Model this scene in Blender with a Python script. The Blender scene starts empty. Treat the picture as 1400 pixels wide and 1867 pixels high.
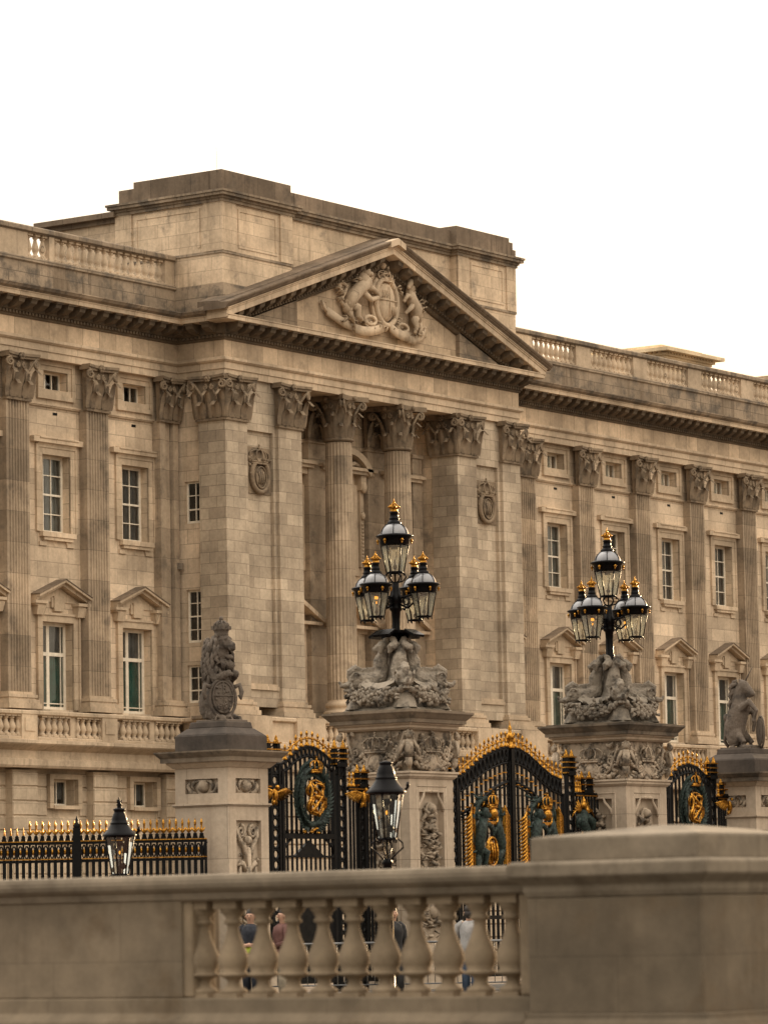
import bpy, bmesh, math, random
from mathutils import Vector, Matrix
R = math.radians
PI = math.pi
random.seed(11)
scene = bpy.context.scene
COL = scene.collection

# ------------------------------------------------------------------ mesh builder
class MB:
    def __init__(s):
        s.v = []; s.f = []; s.s = []
    def add(s, vs, fs, smooth=False, M=None):
        o = len(s.v)
        for p in vs:
            p = Vector(p)
            if M is not None: p = M @ p
            s.v.append(p)
        for f in fs:
            s.f.append([o+i for i in f]); s.s.append(smooth)
    def box(s, x0, x1, y0, y1, z0, z1, M=None):
        s.add([(x0,y0,z0),(x1,y0,z0),(x1,y1,z0),(x0,y1,z0),(x0,y0,z1),(x1,y0,z1),(x1,y1,z1),(x0,y1,z1)],
              [(3,2,1,0),(4,5,6,7),(0,1,5,4),(1,2,6,5),(2,3,7,6),(3,0,4,7)], False, M)
    def frustum(s, cx, cy, hx0, hy0, z0, hx1, hy1, z1, M=None):
        s.add([(cx-hx0,cy-hy0,z0),(cx+hx0,cy-hy0,z0),(cx+hx0,cy+hy0,z0),(cx-hx0,cy+hy0,z0),
               (cx-hx1,cy-hy1,z1),(cx+hx1,cy-hy1,z1),(cx+hx1,cy+hy1,z1),(cx-hx1,cy+hy1,z1)],
              [(3,2,1,0),(4,5,6,7),(0,1,5,4),(1,2,6,5),(2,3,7,6),(3,0,4,7)], False, M)
    def quad(s, a, b, c, d, M=None):
        s.add([a,b,c,d], [(0,1,2,3)], False, M)
    def lathe(s, prof, c=(0,0,0), n=16, smooth=True, M=None, rot=0.0, mod=None):
        vs = []; fs = []
        for (r, z) in prof:
            for i in range(n):
                a = rot + 2*PI*i/n
                rr = r*(mod(i) if mod else 1)
                vs.append((c[0]+rr*math.cos(a), c[1]+rr*math.sin(a), c[2]+z))
        m = len(prof)
        for j in range(m-1):
            for i in range(n):
                k = (i+1) % n
                fs.append((j*n+i, j*n+k, (j+1)*n+k, (j+1)*n+i))
        s.add(vs, fs, smooth, M)
        s.add([vs[i] for i in range(n)], [tuple(reversed(range(n)))], False, M)
        s.add([vs[(m-1)*n+i] for i in range(n)], [tuple(range(n))], False, M)
    def tube(s, pts, rad, n=6, smooth=True, closed=False, M=None, flat=1.0):
        pts = [Vector(p) for p in pts]
        m = len(pts)
        if not isinstance(rad, (list, tuple)): rad = [rad]*m
        vs = []; fs = []
        prev = None
        for j in range(m):
            a = pts[(j-1) % m] if (closed or j > 0) else pts[j]
            b = pts[(j+1) % m] if (closed or j < m-1) else pts[j]
            t = (b-a)
            if t.length < 1e-9: t = Vector((0,0,1))
            t.normalize()
            if prev is None:
                h = Vector((0,0,1)) if abs(t.z) < .9 else Vector((1,0,0))
                u = t.cross(h).normalized()
            else:
                u = prev - t*prev.dot(t)
                if u.length < 1e-6: u = t.orthogonal()
                u.normalize()
            prev = u
            w = t.cross(u)
            for i in range(n):
                q = 2*PI*i/n
                vs.append(pts[j] + (u*math.cos(q) + w*math.sin(q)*flat)*rad[j])
        r = m if closed else m-1
        for j in range(r):
            for i in range(n):
                k = (i+1) % n; jj = (j+1) % m
                fs.append((j*n+i, j*n+k, jj*n+k, jj*n+i))
        if not closed:
            fs.append(tuple(reversed(range(n)))); fs.append(tuple((m-1)*n+i for i in range(n)))
        s.add(vs, fs, smooth, M)
    def ell(s, c, r, n=10, m=6, M=None, rot=None):
        if not isinstance(r, (list, tuple)): r = (r, r, r)
        vs = [(0,0,-1)]; fs = []
        for j in range(1, m):
            t = -PI/2 + PI*j/m
            for i in range(n):
                a = 2*PI*i/n
                vs.append((math.cos(t)*math.cos(a), math.cos(t)*math.sin(a), math.sin(t)))
        vs.append((0,0,1))
        for i in range(n):
            fs.append((0, 1+(i+1) % n, 1+i))
        for j in range(m-2):
            for i in range(n):
                k = (i+1) % n
                fs.append((1+j*n+i, 1+j*n+k, 1+(j+1)*n+k, 1+(j+1)*n+i))
        L = len(vs)-1; b = 1+(m-2)*n
        for i in range(n): fs.append((b+i, b+(i+1) % n, L))
        T = Matrix.Translation(Vector(c))
        if rot is not None: T = T @ rot
        T = T @ Matrix.Diagonal((r[0], r[1], r[2], 1))
        if M is not None: T = M @ T
        s.add(vs, fs, True, T)
    def chain(s, pts, rad, n=8, M=None):
        s.tube(pts, rad, n, M=M)
        s.ell(pts[0], rad[0] if isinstance(rad, (list, tuple)) else rad, n, 6, M)
        s.ell(pts[-1], rad[-1] if isinstance(rad, (list, tuple)) else rad, n, 6, M)
    def ring(s, c, rx, rz, r, n=16, m=5, M=None, ax='y'):
        pts = []
        for i in range(n):
            a = 2*PI*i/n
            if ax == 'y': pts.append((c[0]+rx*math.cos(a), c[1], c[2]+rz*math.sin(a)))
            elif ax == 'z': pts.append((c[0]+rx*math.cos(a), c[1]+rz*math.sin(a), c[2]))
            else: pts.append((c[0], c[1]+rx*math.cos(a), c[2]+rz*math.sin(a)))
        s.tube(pts, r, m, True, True, M)
    def prism(s, poly, y0, y1, M=None):          # poly of (x, z), extruded along y
        n = len(poly)
        vs = [(p[0], y0, p[1]) for p in poly] + [(p[0], y1, p[1]) for p in poly]
        fs = [tuple(range(n)), tuple(reversed(range(n, 2*n)))]
        for i in range(n):
            k = (i+1) % n
            fs.append((k, i, n+i, n+k))
        s.add(vs, fs, False, M)
    def sweep(s, path, prof):                    # plan path, profile of (out, z); outward is right of travel
        P = [Vector((p[0], p[1])) for p in path]
        nrm = []
        for i in range(len(P)-1):
            d = (P[i+1]-P[i]).normalized(); nrm.append(Vector((d.y, -d.x)))
        vs = []; k = len(prof)
        for i, p in enumerate(P):
            if i == 0: m = nrm[0]
            elif i == len(P)-1: m = nrm[-1]
            else:
                a, b = nrm[i-1], nrm[i]
                m = a+b
                m = m/(1+a.dot(b)) if (1+a.dot(b)) > 1e-6 else a
            for (o, z) in prof: vs.append((p.x+m.x*o, p.y+m.y*o, z))
        fs = []
        for i in range(len(P)-1):
            for j in range(k-1):
                fs.append((i*k+j, (i+1)*k+j, (i+1)*k+j+1, i*k+j+1))
        fs.append(tuple(reversed(range(k)))); fs.append(tuple((len(P)-1)*k+j for j in range(k)))
        s.add(vs, fs)
    def build(s, name, mat, parent=None, world=True, bevel=0):
        me = bpy.data.meshes.new(name)
        off = Vector((0,0,0))
        if parent is not None and world:
            q = parent
            while q is not None: off += q.location; q = q.parent
        me.from_pydata([v-off for v in s.v], [], s.f)
        me.polygons.foreach_set('use_smooth', s.s)
        me.update()
        me.materials.append(mat)
        o = bpy.data.objects.new(name, me); COL.objects.link(o)
        if parent is not None: o.parent = parent
        if bevel:
            b = o.modifiers.new('Bevel', 'BEVEL'); b.width = bevel; b.segments = 2; b.limit_method = 'ANGLE'
        return o

def blob(o, voxel, it=3, rough=.045):
    r = o.modifiers.new('Remesh', 'REMESH'); r.mode = 'VOXEL'; r.voxel_size = voxel; r.use_smooth_shade = True
    if it:
        m = o.modifiers.new('Smooth', 'SMOOTH'); m.iterations = it; m.factor = .5
    tx = bpy.data.textures.get('chisel')
    if tx is None:
        tx = bpy.data.textures.new('chisel', 'CLOUDS'); tx.noise_scale = .075; tx.noise_depth = 3; tx.noise_type = 'HARD_NOISE'
    d = o.modifiers.new('Displace', 'DISPLACE'); d.texture = tx; d.strength = rough; d.mid_level = .45; d.texture_coords = 'LOCAL'
    return o

def thing(name, label, cat, loc=(0,0,0), rz=0.0, group=None):
    o = bpy.data.objects.new(name, None); COL.objects.link(o)
    o.empty_display_size = .3
    o.location = loc; o.rotation_euler = (0,0,rz)
    o['label'] = label; o['category'] = cat
    if group: o['group'] = group
    return o
def tag(o, label, cat, group=None):
    o['label'] = label; o['category'] = cat
    if group: o['group'] = group
    return o
def struct(o, kind='structure'):
    o['kind'] = kind; return o
def kids(o): return [c for c in COL.objects if c.parent == o]
def copy_tree(o, parent=None):
    c = o.copy(); COL.objects.link(c); c.parent = parent
    for ch in kids(o): copy_tree(ch, c)
    return c

# ------------------------------------------------------------------ materials
def nd(nt, t, loc=(0,0), **kw):
    n = nt.nodes.new(t)
    for k, v in kw.items(): setattr(n, k, v)
    return n
def mixc(nt, fac, a, b, mode='MIX'):
    n = nt.nodes.new('ShaderNodeMix'); n.data_type = 'RGBA'; n.blend_type = mode
    for sock, val in ((n.inputs[0], fac), (n.inputs[6], a), (n.inputs[7], b)):
        if hasattr(val, 'links'): nt.links.new(val, sock)
        elif isinstance(val, (int, float)): sock.default_value = val
        else: sock.default_value = (*val, 1)
    return n.outputs[2]
def ramp(nt, src, a, b, va=0.0, vb=1.0):
    n = nt.nodes.new('ShaderNodeMapRange'); n.clamp = True
    n.interpolation_type = 'SMOOTHSTEP'
    n.inputs[1].default_value = a; n.inputs[2].default_value = b
    n.inputs[3].default_value = va; n.inputs[4].default_value = vb
    nt.links.new(src, n.inputs[0]); return n.outputs[0]
def noise(nt, vec, scale, detail=3, rough=.55, sc=None):
    if sc is not None:
        m = nt.nodes.new('ShaderNodeVectorMath'); m.operation = 'MULTIPLY'
        nt.links.new(vec, m.inputs[0]); m.inputs[1].default_value = sc; vec = m.outputs[0]
    n = nt.nodes.new('ShaderNodeTexNoise'); n.inputs['Scale'].default_value = scale
    n.inputs['Detail'].default_value = detail; n.inputs['Roughness'].default_value = rough
    nt.links.new(vec, n.inputs['Vector']); return n.outputs['Fac']
def newmat(name):
    m = bpy.data.materials.new(name); m.use_nodes = True
    nt = m.node_tree; nt.nodes.clear()
    out = nt.nodes.new('ShaderNodeOutputMaterial'); p = nt.nodes.new('ShaderNodeBsdfPrincipled')
    nt.links.new(p.outputs[0], out.inputs[0])
    return m, nt, p

def stone(name, base, brick=None, var=.25, mortar=.55, streak=.35, soot=.35, soot_lo=.55, grain=.12, bump=.25,
          rough=.88, sootcol=(.055,.045,.036), pale=None, fine=9.0, zoff=0.0, bumpd=.02, blotch=.3, soot_s=1.15, drip=.35):
    m, nt, p = newmat(name)
    g = nt.nodes.new('ShaderNodeNewGeometry'); pos = g.outputs['Position']
    sx = nt.nodes.new('ShaderNodeSeparateXYZ'); nt.links.new(pos, sx.inputs[0])
    col = None; bfac = None
    if brick:
        ad = nt.nodes.new('ShaderNodeMath'); ad.operation = 'ADD'
        nt.links.new(sx.outputs[0], ad.inputs[0]); nt.links.new(sx.outputs[1], ad.inputs[1])
        az = nt.nodes.new('ShaderNodeMath'); az.operation = 'ADD'; az.inputs[1].default_value = zoff
        nt.links.new(sx.outputs[2], az.inputs[0])
        cb = nt.nodes.new('ShaderNodeCombineXYZ')
        nt.links.new(ad.outputs[0], cb.inputs[0]); nt.links.new(az.outputs[0], cb.inputs[1])
        bt = nt.nodes.new('ShaderNodeTexBrick')
        nt.links.new(cb.outputs[0], bt.inputs['Vector'])
        bt.inputs['Scale'].default_value = 1.0
        bt.inputs['Brick Width'].default_value = brick[0]; bt.inputs['Row Height'].default_value = brick[1]
        bt.inputs['Mortar Size'].default_value = brick[2] if len(brick) > 2 else .012
        bt.inputs['Mortar Smooth'].default_value = .2
        bt.inputs['Bias'].default_value = 0.0
        k1 = tuple(c*(1-var) for c in base); k2 = tuple(c*(1+var) for c in (pale or base))
        bt.inputs['Color1'].default_value = (*k1, 1); bt.inputs['Color2'].default_value = (*k2, 1)
        bt.inputs['Mortar'].default_value = (*[c*mortar for c in base], 1)
        col = bt.outputs['Color']; bfac = bt.outputs['Fac']
    else:
        col = base
    big = noise(nt, pos, .55, 4, .6)
    k = ramp(nt, big, .3, .72, 1-blotch, 1+blotch*.6)
    gr = nt.nodes.new('ShaderNodeCombineColor')
    for i in range(3): nt.links.new(k, gr.inputs[i])
    col = mixc(nt, 1.0, col, gr.outputs[0], 'MULTIPLY')
    if streak:
        st = noise(nt, pos, 1.0, 4, .65, sc=(1.6, 1.6, .16))
        sf = ramp(nt, st, .48, .75, 0, streak)
        col = mixc(nt, sf, col, (base[0]*.42, base[1]*.39, base[2]*.36))
        if drip:
            d1 = noise(nt, pos, 1.0, 3, .6, sc=(7.0, 7.0, .3)); d2 = noise(nt, pos, .8, 3, .6)
            df = ramp(nt, d1, .52, .72, 0, drip); dg = ramp(nt, d2, .42, .62, 0, 1)
            mu = nt.nodes.new('ShaderNodeMath'); mu.operation = 'MULTIPLY'; nt.links.new(df, mu.inputs[0]); nt.links.new(dg, mu.inputs[1])
            col = mixc(nt, mu.outputs[0], col, (base[0]*.3, base[1]*.28, base[2]*.26))
    if soot:
        so = noise(nt, pos, soot_s, 6, .68)
        s2 = ramp(nt, so, soot_lo, soot_lo+.2, 0, soot)
        col = mixc(nt, s2, col, sootcol)
    fg = noise(nt, pos, fine, 5, .7)
    k = ramp(nt, fg, .25, .75, 1-grain, 1+grain)
    g2 = nt.nodes.new('ShaderNodeCombineColor')
    for i in range(3): nt.links.new(k, g2.inputs[i])
    col = mixc(nt, 1.0, col, g2.outputs[0], 'MULTIPLY')
    nt.links.new(col, p.inputs['Base Color'])
    p.inputs['Roughness'].default_value = rough
    p.inputs['Specular IOR Level'].default_value = .25
    h = fg
    if bfac is not None:
        mm = nt.nodes.new('ShaderNodeMath'); mm.operation = 'MULTIPLY_ADD'
        nt.links.new(bfac, mm.inputs[0]); mm.inputs[1].default_value = -1.2; nt.links.new(fg, mm.inputs[2])
        h = mm.outputs[0]
    b = nt.nodes.new('ShaderNodeBump'); b.inputs['Strength'].default_value = bump; b.inputs['Distance'].default_value = bumpd
    nt.links.new(h, b.inputs['Height']); nt.links.new(b.outputs[0], p.inputs['Normal'])
    return m

def plain(name, col, rough=.5, metal=0.0, var=.15, scale=6.0, spec=.5, coat=0.0, bump=0.0, second=None):
    m, nt, p = newmat(name)
    g = nt.nodes.new('ShaderNodeNewGeometry')
    f = noise(nt, g.outputs['Position'], scale, 4, .6)
    k = ramp(nt, f, .3, .7, 0, 1)
    c2 = second or tuple(c*(1-var*2) for c in col)
    c = mixc(nt, k, c2, tuple(c*(1+var*.5) for c in col))
    nt.links.new(c, p.inputs['Base Color'])
    p.inputs['Metallic'].default_value = metal
    p.inputs['Specular IOR Level'].default_value = spec
    r = ramp(nt, f, .3, .7, min(1, rough*1.25), rough*.8); nt.links.new(r, p.inputs['Roughness'])
    if bump:
        b = nt.nodes.new('ShaderNodeBump'); b.inputs['Strength'].default_value = bump; b.inputs['Distance'].default_value = .02
        nt.links.new(f, b.inputs['Height']); nt.links.new(b.outputs[0], p.inputs['Normal'])
    return m

def glassmat(name, refl=.16, tint=(.8,.85,.85), rough=.02, alpha=.8, wav=.0, cloud=0.0):
    m = bpy.data.materials.new(name); m.use_nodes = True
    nt = m.node_tree; nt.nodes.clear()
    out = nt.nodes.new('ShaderNodeOutputMaterial')
    tr = nt.nodes.new('ShaderNodeBsdfTransparent'); tr.inputs[0].default_value = (*[c*alpha for c in tint], 1)
    gl = nt.nodes.new('ShaderNodeBsdfGlossy'); gl.inputs['Roughness'].default_value = rough
    gl.inputs[0].default_value = (.95,.95,.95,1)
    fr = nt.nodes.new('ShaderNodeFresnel'); fr.inputs[0].default_value = 1.5
    mr = nt.nodes.new('ShaderNodeMath'); mr.operation = 'MULTIPLY_ADD'; mr.inputs[1].default_value = 1.0; mr.inputs[2].default_value = refl
    mr.use_clamp = True
    nt.links.new(fr.outputs[0], mr.inputs[0])
    if wav:
        g = nt.nodes.new('ShaderNodeNewGeometry')
        f = noise(nt, g.outputs['Position'], 1.3, 2, .5)
        b = nt.nodes.new('ShaderNodeBump'); b.inputs['Strength'].default_value = wav; b.inputs['Distance'].default_value = .05
        nt.links.new(f, b.inputs['Height']); nt.links.new(b.outputs[0], gl.inputs['Normal'])
    mx = nt.nodes.new('ShaderNodeMixShader')
    nt.links.new(mr.outputs[0], mx.inputs[0]); nt.links.new(tr.outputs[0], mx.inputs[1]); nt.links.new(gl.outputs[0], mx.inputs[2])
    last = mx.outputs[0]
    if cloud:
        df = nt.nodes.new('ShaderNodeBsdfDiffuse'); df.inputs[0].default_value = (.78,.74,.6,1)
        tl = nt.nodes.new('ShaderNodeBsdfTranslucent'); tl.inputs[0].default_value = (.8,.76,.62,1)
        m1 = nt.nodes.new('ShaderNodeMixShader'); m1.inputs[0].default_value = .5
        nt.links.new(df.outputs[0], m1.inputs[1]); nt.links.new(tl.outputs[0], m1.inputs[2])
        m2 = nt.nodes.new('ShaderNodeMixShader'); m2.inputs[0].default_value = cloud
        nt.links.new(last, m2.inputs[1]); nt.links.new(m1.outputs[0], m2.inputs[2]); last = m2.outputs[0]
    nt.links.new(last, out.inputs[0])
    return m
def emis(name, col, s):
    m = bpy.data.materials.new(name); m.use_nodes = True
    nt = m.node_tree; nt.nodes.clear()
    out = nt.nodes.new('ShaderNodeOutputMaterial'); e = nt.nodes.new('ShaderNodeEmission')
    e.inputs[0].default_value = (*col, 1); e.inputs[1].default_value = s
    nt.links.new(e.outputs[0], out.inputs[0]); return m

ST = (.40,.29,.185)
M_wall   = stone('wall_ashlar', (.6,.465,.325), brick=(.95,.46,.011), var=.17, mortar=.58, streak=.4, soot=.3, soot_lo=.58)
M_pier   = stone('pier_ashlar', (.445,.352,.252), brick=(.62,.345,.009), var=.16, mortar=.55, streak=.22, soot=.2, soot_lo=.62, pale=(.455,.367,.265), zoff=.1, drip=.2)
M_trim   = stone('trim_stone', (.545,.42,.29), brick=(1.35,6.0,.010), var=.14, mortar=.5, streak=.42, soot=.45, soot_lo=.54)
M_frieze = stone('frieze_stone', (.55,.415,.28), brick=(.8,.9,.012), var=.2, mortar=.55, streak=.5, soot=.4, soot_lo=.54)
M_flute  = stone('fluted_stone', (.39,.3,.208), brick=(4.0,.92,.010), var=.24, mortar=.6, streak=.6, soot=.5, soot_lo=.5)
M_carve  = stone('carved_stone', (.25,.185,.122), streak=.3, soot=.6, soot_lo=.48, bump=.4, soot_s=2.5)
M_deep   = stone('shaded_bracket_stone', (.14,.102,.066), streak=.2, soot=.6, soot_lo=.46, soot_s=2)  # sooty stone, base darkened to paint in shade between the brackets
M_sooty  = stone('sooty_parapet_stone', (.32,.245,.17), brick=(1.1,.42,.012), var=.16, mortar=.5, streak=.75, soot=.8, soot_lo=.45, sootcol=(.085,.073,.06), drip=.8)
M_tower  = stone('attic_ashlar', (.62,.475,.325), brick=(.85,.42,.009), var=.12, mortar=.62, streak=.45, soot=.7, soot_lo=.53, sootcol=(.15,.125,.1), drip=.5)
M_dark   = stone('blackened_stone', (.2,.148,.102), brick=(1.6,5,.012), var=.15, streak=.6, soot=.5, soot_lo=.5, sootcol=(.05,.042,.034), drip=.6)
M_lead   = stone('leaded_slope', (.105,.08,.058), streak=.5, soot=.5, soot_lo=.45, sootcol=(.03,.026,.023), rough=.75)
M_rust   = stone('rusticated_stone', (.5,.395,.28), brick=(1.3,.43,.006), var=.1, mortar=.6, streak=.35, soot=.25, soot_lo=.6)
M_glare_s = stone('glare_tinted_roof_stone', (.72,.56,.36), streak=.15, soot=.1)  # stone lightened, with the sun's glare painted into its colour
M_gate   = stone('gate_pier_stone', (.44,.355,.265), brick=(1.9,1.02,.007), var=.06, mortar=.55, streak=.4, soot=.25, soot_lo=.58, grain=.1, blotch=.18, zoff=.33)
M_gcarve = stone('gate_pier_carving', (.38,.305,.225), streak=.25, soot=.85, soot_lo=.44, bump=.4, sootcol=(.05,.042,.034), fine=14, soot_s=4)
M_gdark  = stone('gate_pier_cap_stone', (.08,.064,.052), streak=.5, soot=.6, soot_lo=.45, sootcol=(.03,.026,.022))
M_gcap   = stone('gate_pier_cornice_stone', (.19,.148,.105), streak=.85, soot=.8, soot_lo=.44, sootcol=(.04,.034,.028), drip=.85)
M_statue = stone('statue_stone', (.15,.12,.094), streak=.3, soot=.75, soot_lo=.47, bump=.6, fine=16, sootcol=(.035,.03,.026), bumpd=.03, soot_s=4)
M_dolph  = stone('lamp_group_stone', (.27,.228,.178), streak=.35, soot=.8, soot_lo=.46, bump=.55, fine=16, sootcol=(.045,.04,.034), bumpd=.03, soot_s=3.5)
M_fore   = stone('memorial_stone', (.18,.14,.095), brick=(1.25,.44,.004), var=.04, mortar=.75, streak=.55, soot=.6, soot_lo=.5, grain=.14, sootcol=(.11,.075,.042), fine=5, zoff=.11, blotch=.4, soot_s=1.6)
M_foret  = stone('memorial_coping', (.22,.178,.128), streak=.4, soot=.6, soot_lo=.5, grain=.18, sootcol=(.08,.06,.04), fine=5, blotch=.35, soot_s=2)
M_balu   = stone('memorial_baluster_stone', (.26,.198,.13), streak=.35, soot=.45, soot_lo=.52, grain=.14, sootcol=(.1,.07,.04), fine=6, blotch=.35)

M_surr   = stone('window_surround_stone', (.5,.385,.265), brick=(2.6,.52,.008), var=.14, mortar=.6, streak=.45, soot=.4, soot_lo=.54)
M_white  = plain('white_window_paint', (.78,.69,.55), .45, var=.08)
M_glass  = glassmat('window_glass', .05, alpha=.85, wav=.3)
M_glassr = glassmat('sky_bright_glass', .42, alpha=.85, wav=.2)  # reflectance raised beyond plain glass so these panes show bright sky
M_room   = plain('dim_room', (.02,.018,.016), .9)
M_net    = plain('net_curtain', (.25,.235,.225), .9, var=.12, scale=3)
M_green  = plain('green_curtain', (.065,.26,.2), .85, var=.15, scale=3)
M_black  = plain('black_iron', (.004,.0036,.0034), .5, var=.2, scale=10, spec=.15)
M_lampb  = plain('black_lamp_paint', (.0035,.003,.0035), .3, var=.2, scale=10, spec=.1)
M_gold   = plain('gilding', (.6,.3,.05), .38, 1.0, var=.25, scale=28, second=(.11,.04,.006))
M_bronze = plain('green_bronze', (.026,.043,.036), .6, 0.0, var=.3, scale=18, second=(.006,.009,.008), spec=.25)
M_dome   = plain('lamp_dome_glass', (.2,.2,.21), .16, var=.1, scale=4, spec=.8)
M_lglass = glassmat('lamp_glass', .05, (.93,.95,.92), .03, .95, wav=.15)
M_fglass = glassmat('clouded_lamp_glass', .05, (.93,.95,.9), .05, .9, wav=.1, cloud=.2)
M_flame  = emis('gas_flame', (1.0,.36,.04), 1.6)
M_net2   = plain('pale_net_curtain', (.42,.4,.36), .9, var=.15, scale=2)
M_green2 = plain('faded_green_curtain', (.16,.27,.22), .85, var=.15, scale=3)
M_blind  = plain('pale_blind', (.88,.86,.74), .8, var=.06)  # pale colour standing for the sky reflected in attic panes
M_pipe   = plain('grey_lead_pipe', (.2,.16,.12), .7)
M_steel  = plain('galvanised_steel', (.16,.16,.16), .5, .7, var=.1)
# ================================================================== PALACE
YW, YP, YF, YL = 75.0, 74.7, 72.85, 74.5      # wing wall, wing pilaster plane, portico plane, loggia wall
XL, XR, XC = 96.35, 113.15, 104.75
palace = thing('palace', 'long pale stone palace with a columned pediment, behind the gates', 'palace', (XC, YW, 0))

AX_L = [83.09, 86.89, 90.69, 94.49]
AX_R = [114.84, 118.8, 122.78, 126.75, 130.7, 134.65, 138.6]
PIL_L = [84.8, 88.6, 92.35]
PIL_R = [116.5, 120.45, 124.4, 128.35, 132.35, 136.3, 140.25]

def wall_holes(mb, x0, x1, z0, z1, Y, holes, dep):
    xs = sorted(set([x0, x1] + [h[0] for h in holes] + [h[1] for h in holes]))
    zs = sorted(set([z0, z1] + [h[2] for h in holes] + [h[3] for h in holes]))
    for i in range(len(xs)-1):
        for j in range(len(zs)-1):
            cx, cz = (xs[i]+xs[i+1])/2, (zs[j]+zs[j+1])/2
            if any(h[0] < cx < h[1] and h[2] < cz < h[3] for h in holes): continue
            mb.quad((xs[i],Y,zs[j]), (xs[i+1],Y,zs[j]), (xs[i+1],Y,zs[j+1]), (xs[i],Y,zs[j+1]))
    for (a, b, c, d) in holes:
        e = Y+dep
        mb.quad((a,Y,c),(a,Y,d),(a,e,d),(a,e,c)); mb.quad((b,Y,d),(b,Y,c),(b,e,c),(b,e,d))
        mb.quad((a,Y,d),(b,Y,d),(b,e,d),(a,e,d)); mb.quad((b,Y,c),(a,Y,c),(a,e,c),(b,e,c))

HW_A, HW_S, HW_F, HW_G = .57, .665, .725, .55
ZA, ZS, ZF, ZG = (17.64, 18.2), (13.32, 15.66), (8.0, 10.62), (5.14, 5.9)
def holes_for(axs):
    hs = []
    for a in axs:
        hs += [(a-HW_A, a+HW_A, *ZA), (a-HW_S, a+HW_S, *ZS), (a-HW_F, a+HW_F, *ZF)]
    return hs
w = MB()
wall_holes(w, 78, XL+.15, 6.2, 18.6, YW, holes_for(AX_L), .5)
w.build('wing_wall', M_wall, palace); w = MB()
wall_holes(w, XR-.15, 146, 6.2, 18.6, YW, holes_for(AX_R), .5)
w.build('wing_wall', M_wall, palace); w = MB()
# portico flank wall facing left (with three small windows hidden partly by the corner pier)
FX = XL+.15
SW = [(13.98, 15.3), (10.25, 11.9), (8.38, 9.55)]
ys = [73.55, 74.58]
def flank(mb):
    zs = [6.2] + [z for p in sorted(SW) for z in p] + [18.6]
    for i in range(len(zs)-1):
        if i % 2 == 0: mb.quad((FX,YW,zs[i]),(FX,73,zs[i]),(FX,73,zs[i+1]),(FX,YW,zs[i+1]))
        else:
            mb.quad((FX,YW,zs[i]),(FX,ys[1],zs[i]),(FX,ys[1],zs[i+1]),(FX,YW,zs[i+1]))
            a, b = zs[i], zs[i+1]; e = FX+.16
            mb.quad((FX,ys[1],a),(e,ys[1],a),(e,ys[1],b),(FX,ys[1],b))
            mb.quad((FX,ys[0],b),(FX,ys[1],b),(e,ys[1],b),(e,ys[0],b))
            mb.quad((FX,ys[0],a),(e,ys[0],a),(e,ys[1],a),(FX,ys[1],a))
flank(w)
w.build('portico_flank', M_wall, palace)

# rooms, roof, closing surfaces behind the front wall
b = MB()
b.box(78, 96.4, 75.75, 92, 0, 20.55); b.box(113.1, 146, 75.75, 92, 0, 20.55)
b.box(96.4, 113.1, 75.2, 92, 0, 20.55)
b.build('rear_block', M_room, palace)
b = MB(); b.box(78, 146, 74.9, 92, 20.56, 20.62); b.build('roof', M_lead, palace)

# ---- rusticated ground floor
g = MB()
gh_l = [(a-HW_G, a+HW_G, *ZG) for a in AX_L]; gh_r = [(a-HW_G, a+HW_G, *ZG) for a in AX_R]
wall_holes(g, 78, XL, 0, 6.3, 74.86, gh_l, .5); wall_holes(g, XR, 146, 0, 6.3, 74.86, gh_r, .5)
def courses(mb, x0, x1, Y, proud, holes):
    z = 6.08
    while z > .2:
        a, c = z-.43+.03, z
        segs = [(x0, x1)]
        for h in holes:
            if h[2]-.12 < c and h[3]+.12 > a:
                ns = []
                for (p, q) in segs:
                    l, r = h[0]-.2, h[1]+.2
                    if r <= p or l >= q: ns.append((p, q)); continue
                    if l > p: ns.append((p, l))
                    if r < q: ns.append((r, q))
                segs = ns
        for (p, q) in segs:
            mb.add([(p,Y,a),(q,Y,a),(q,Y,c),(p,Y,c),(p+.02,Y-proud,a+.02),(q-.02,Y-proud,a+.02),(q-.02,Y-proud,c-.02),(p+.02,Y-proud,c-.02)],
                   [(4,5,6,7),(0,1,5,4),(1,2,6,5),(2,3,7,6),(3,0,4,7)])
        z -= .43
courses(g, 78, XL, 74.858, .04, gh_l); courses(g, XR, 146, 74.858, .04, gh_r)
for px in PIL_L + [95.9] + PIL_R:
    g.box(px-.55, px+.55, 74.56, 74.9, 0, 6.15); courses(g, px-.57, px+.57, 74.558, .04, [])
g.box(XL, XR, 72.3, 74.4, 0, 6.3)
courses(g, XL, XR, 72.298, .07, [])
g.build('ground_floor_wall', M_rust, palace)
for a in AX_L + AX_R:
    s = MB(); Y = 74.70
    o, i = HW_G+.2, HW_G+.02
    s.box(a-o, a-i, Y, 74.87, ZG[0]-.1, ZG[1]+.16); s.box(a+i, a+o, Y, 74.87, ZG[0]-.1, ZG[1]+.16)
    s.box(a-i, a+i, Y, 74.87, ZG[1]+.01, ZG[1]+.16); s.box(a-i, a+i, Y-.03, 74.87, ZG[0]-.12, ZG[0]-.01)
    s.build('ground_window_surround', M_surr, palace)

LOW = [(78,74.3),(XL-.5,74.3),(XL-.5,72.2),(XR+.5,72.2),(XR+.5,74.3),(146,74.3)]
s = MB()
s.sweep(LOW, [(-.7,6.2),(.02,6.2),(.06,6.27),(.06,6.44),(.0,6.48),(.0,6.7),(.08,6.74),(.3,6.86),(.34,6.9),(.34,6.99),(.0,7.03),(-.9,7.03)])
s.build('balcony_cornice', M_trim, palace)

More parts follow.
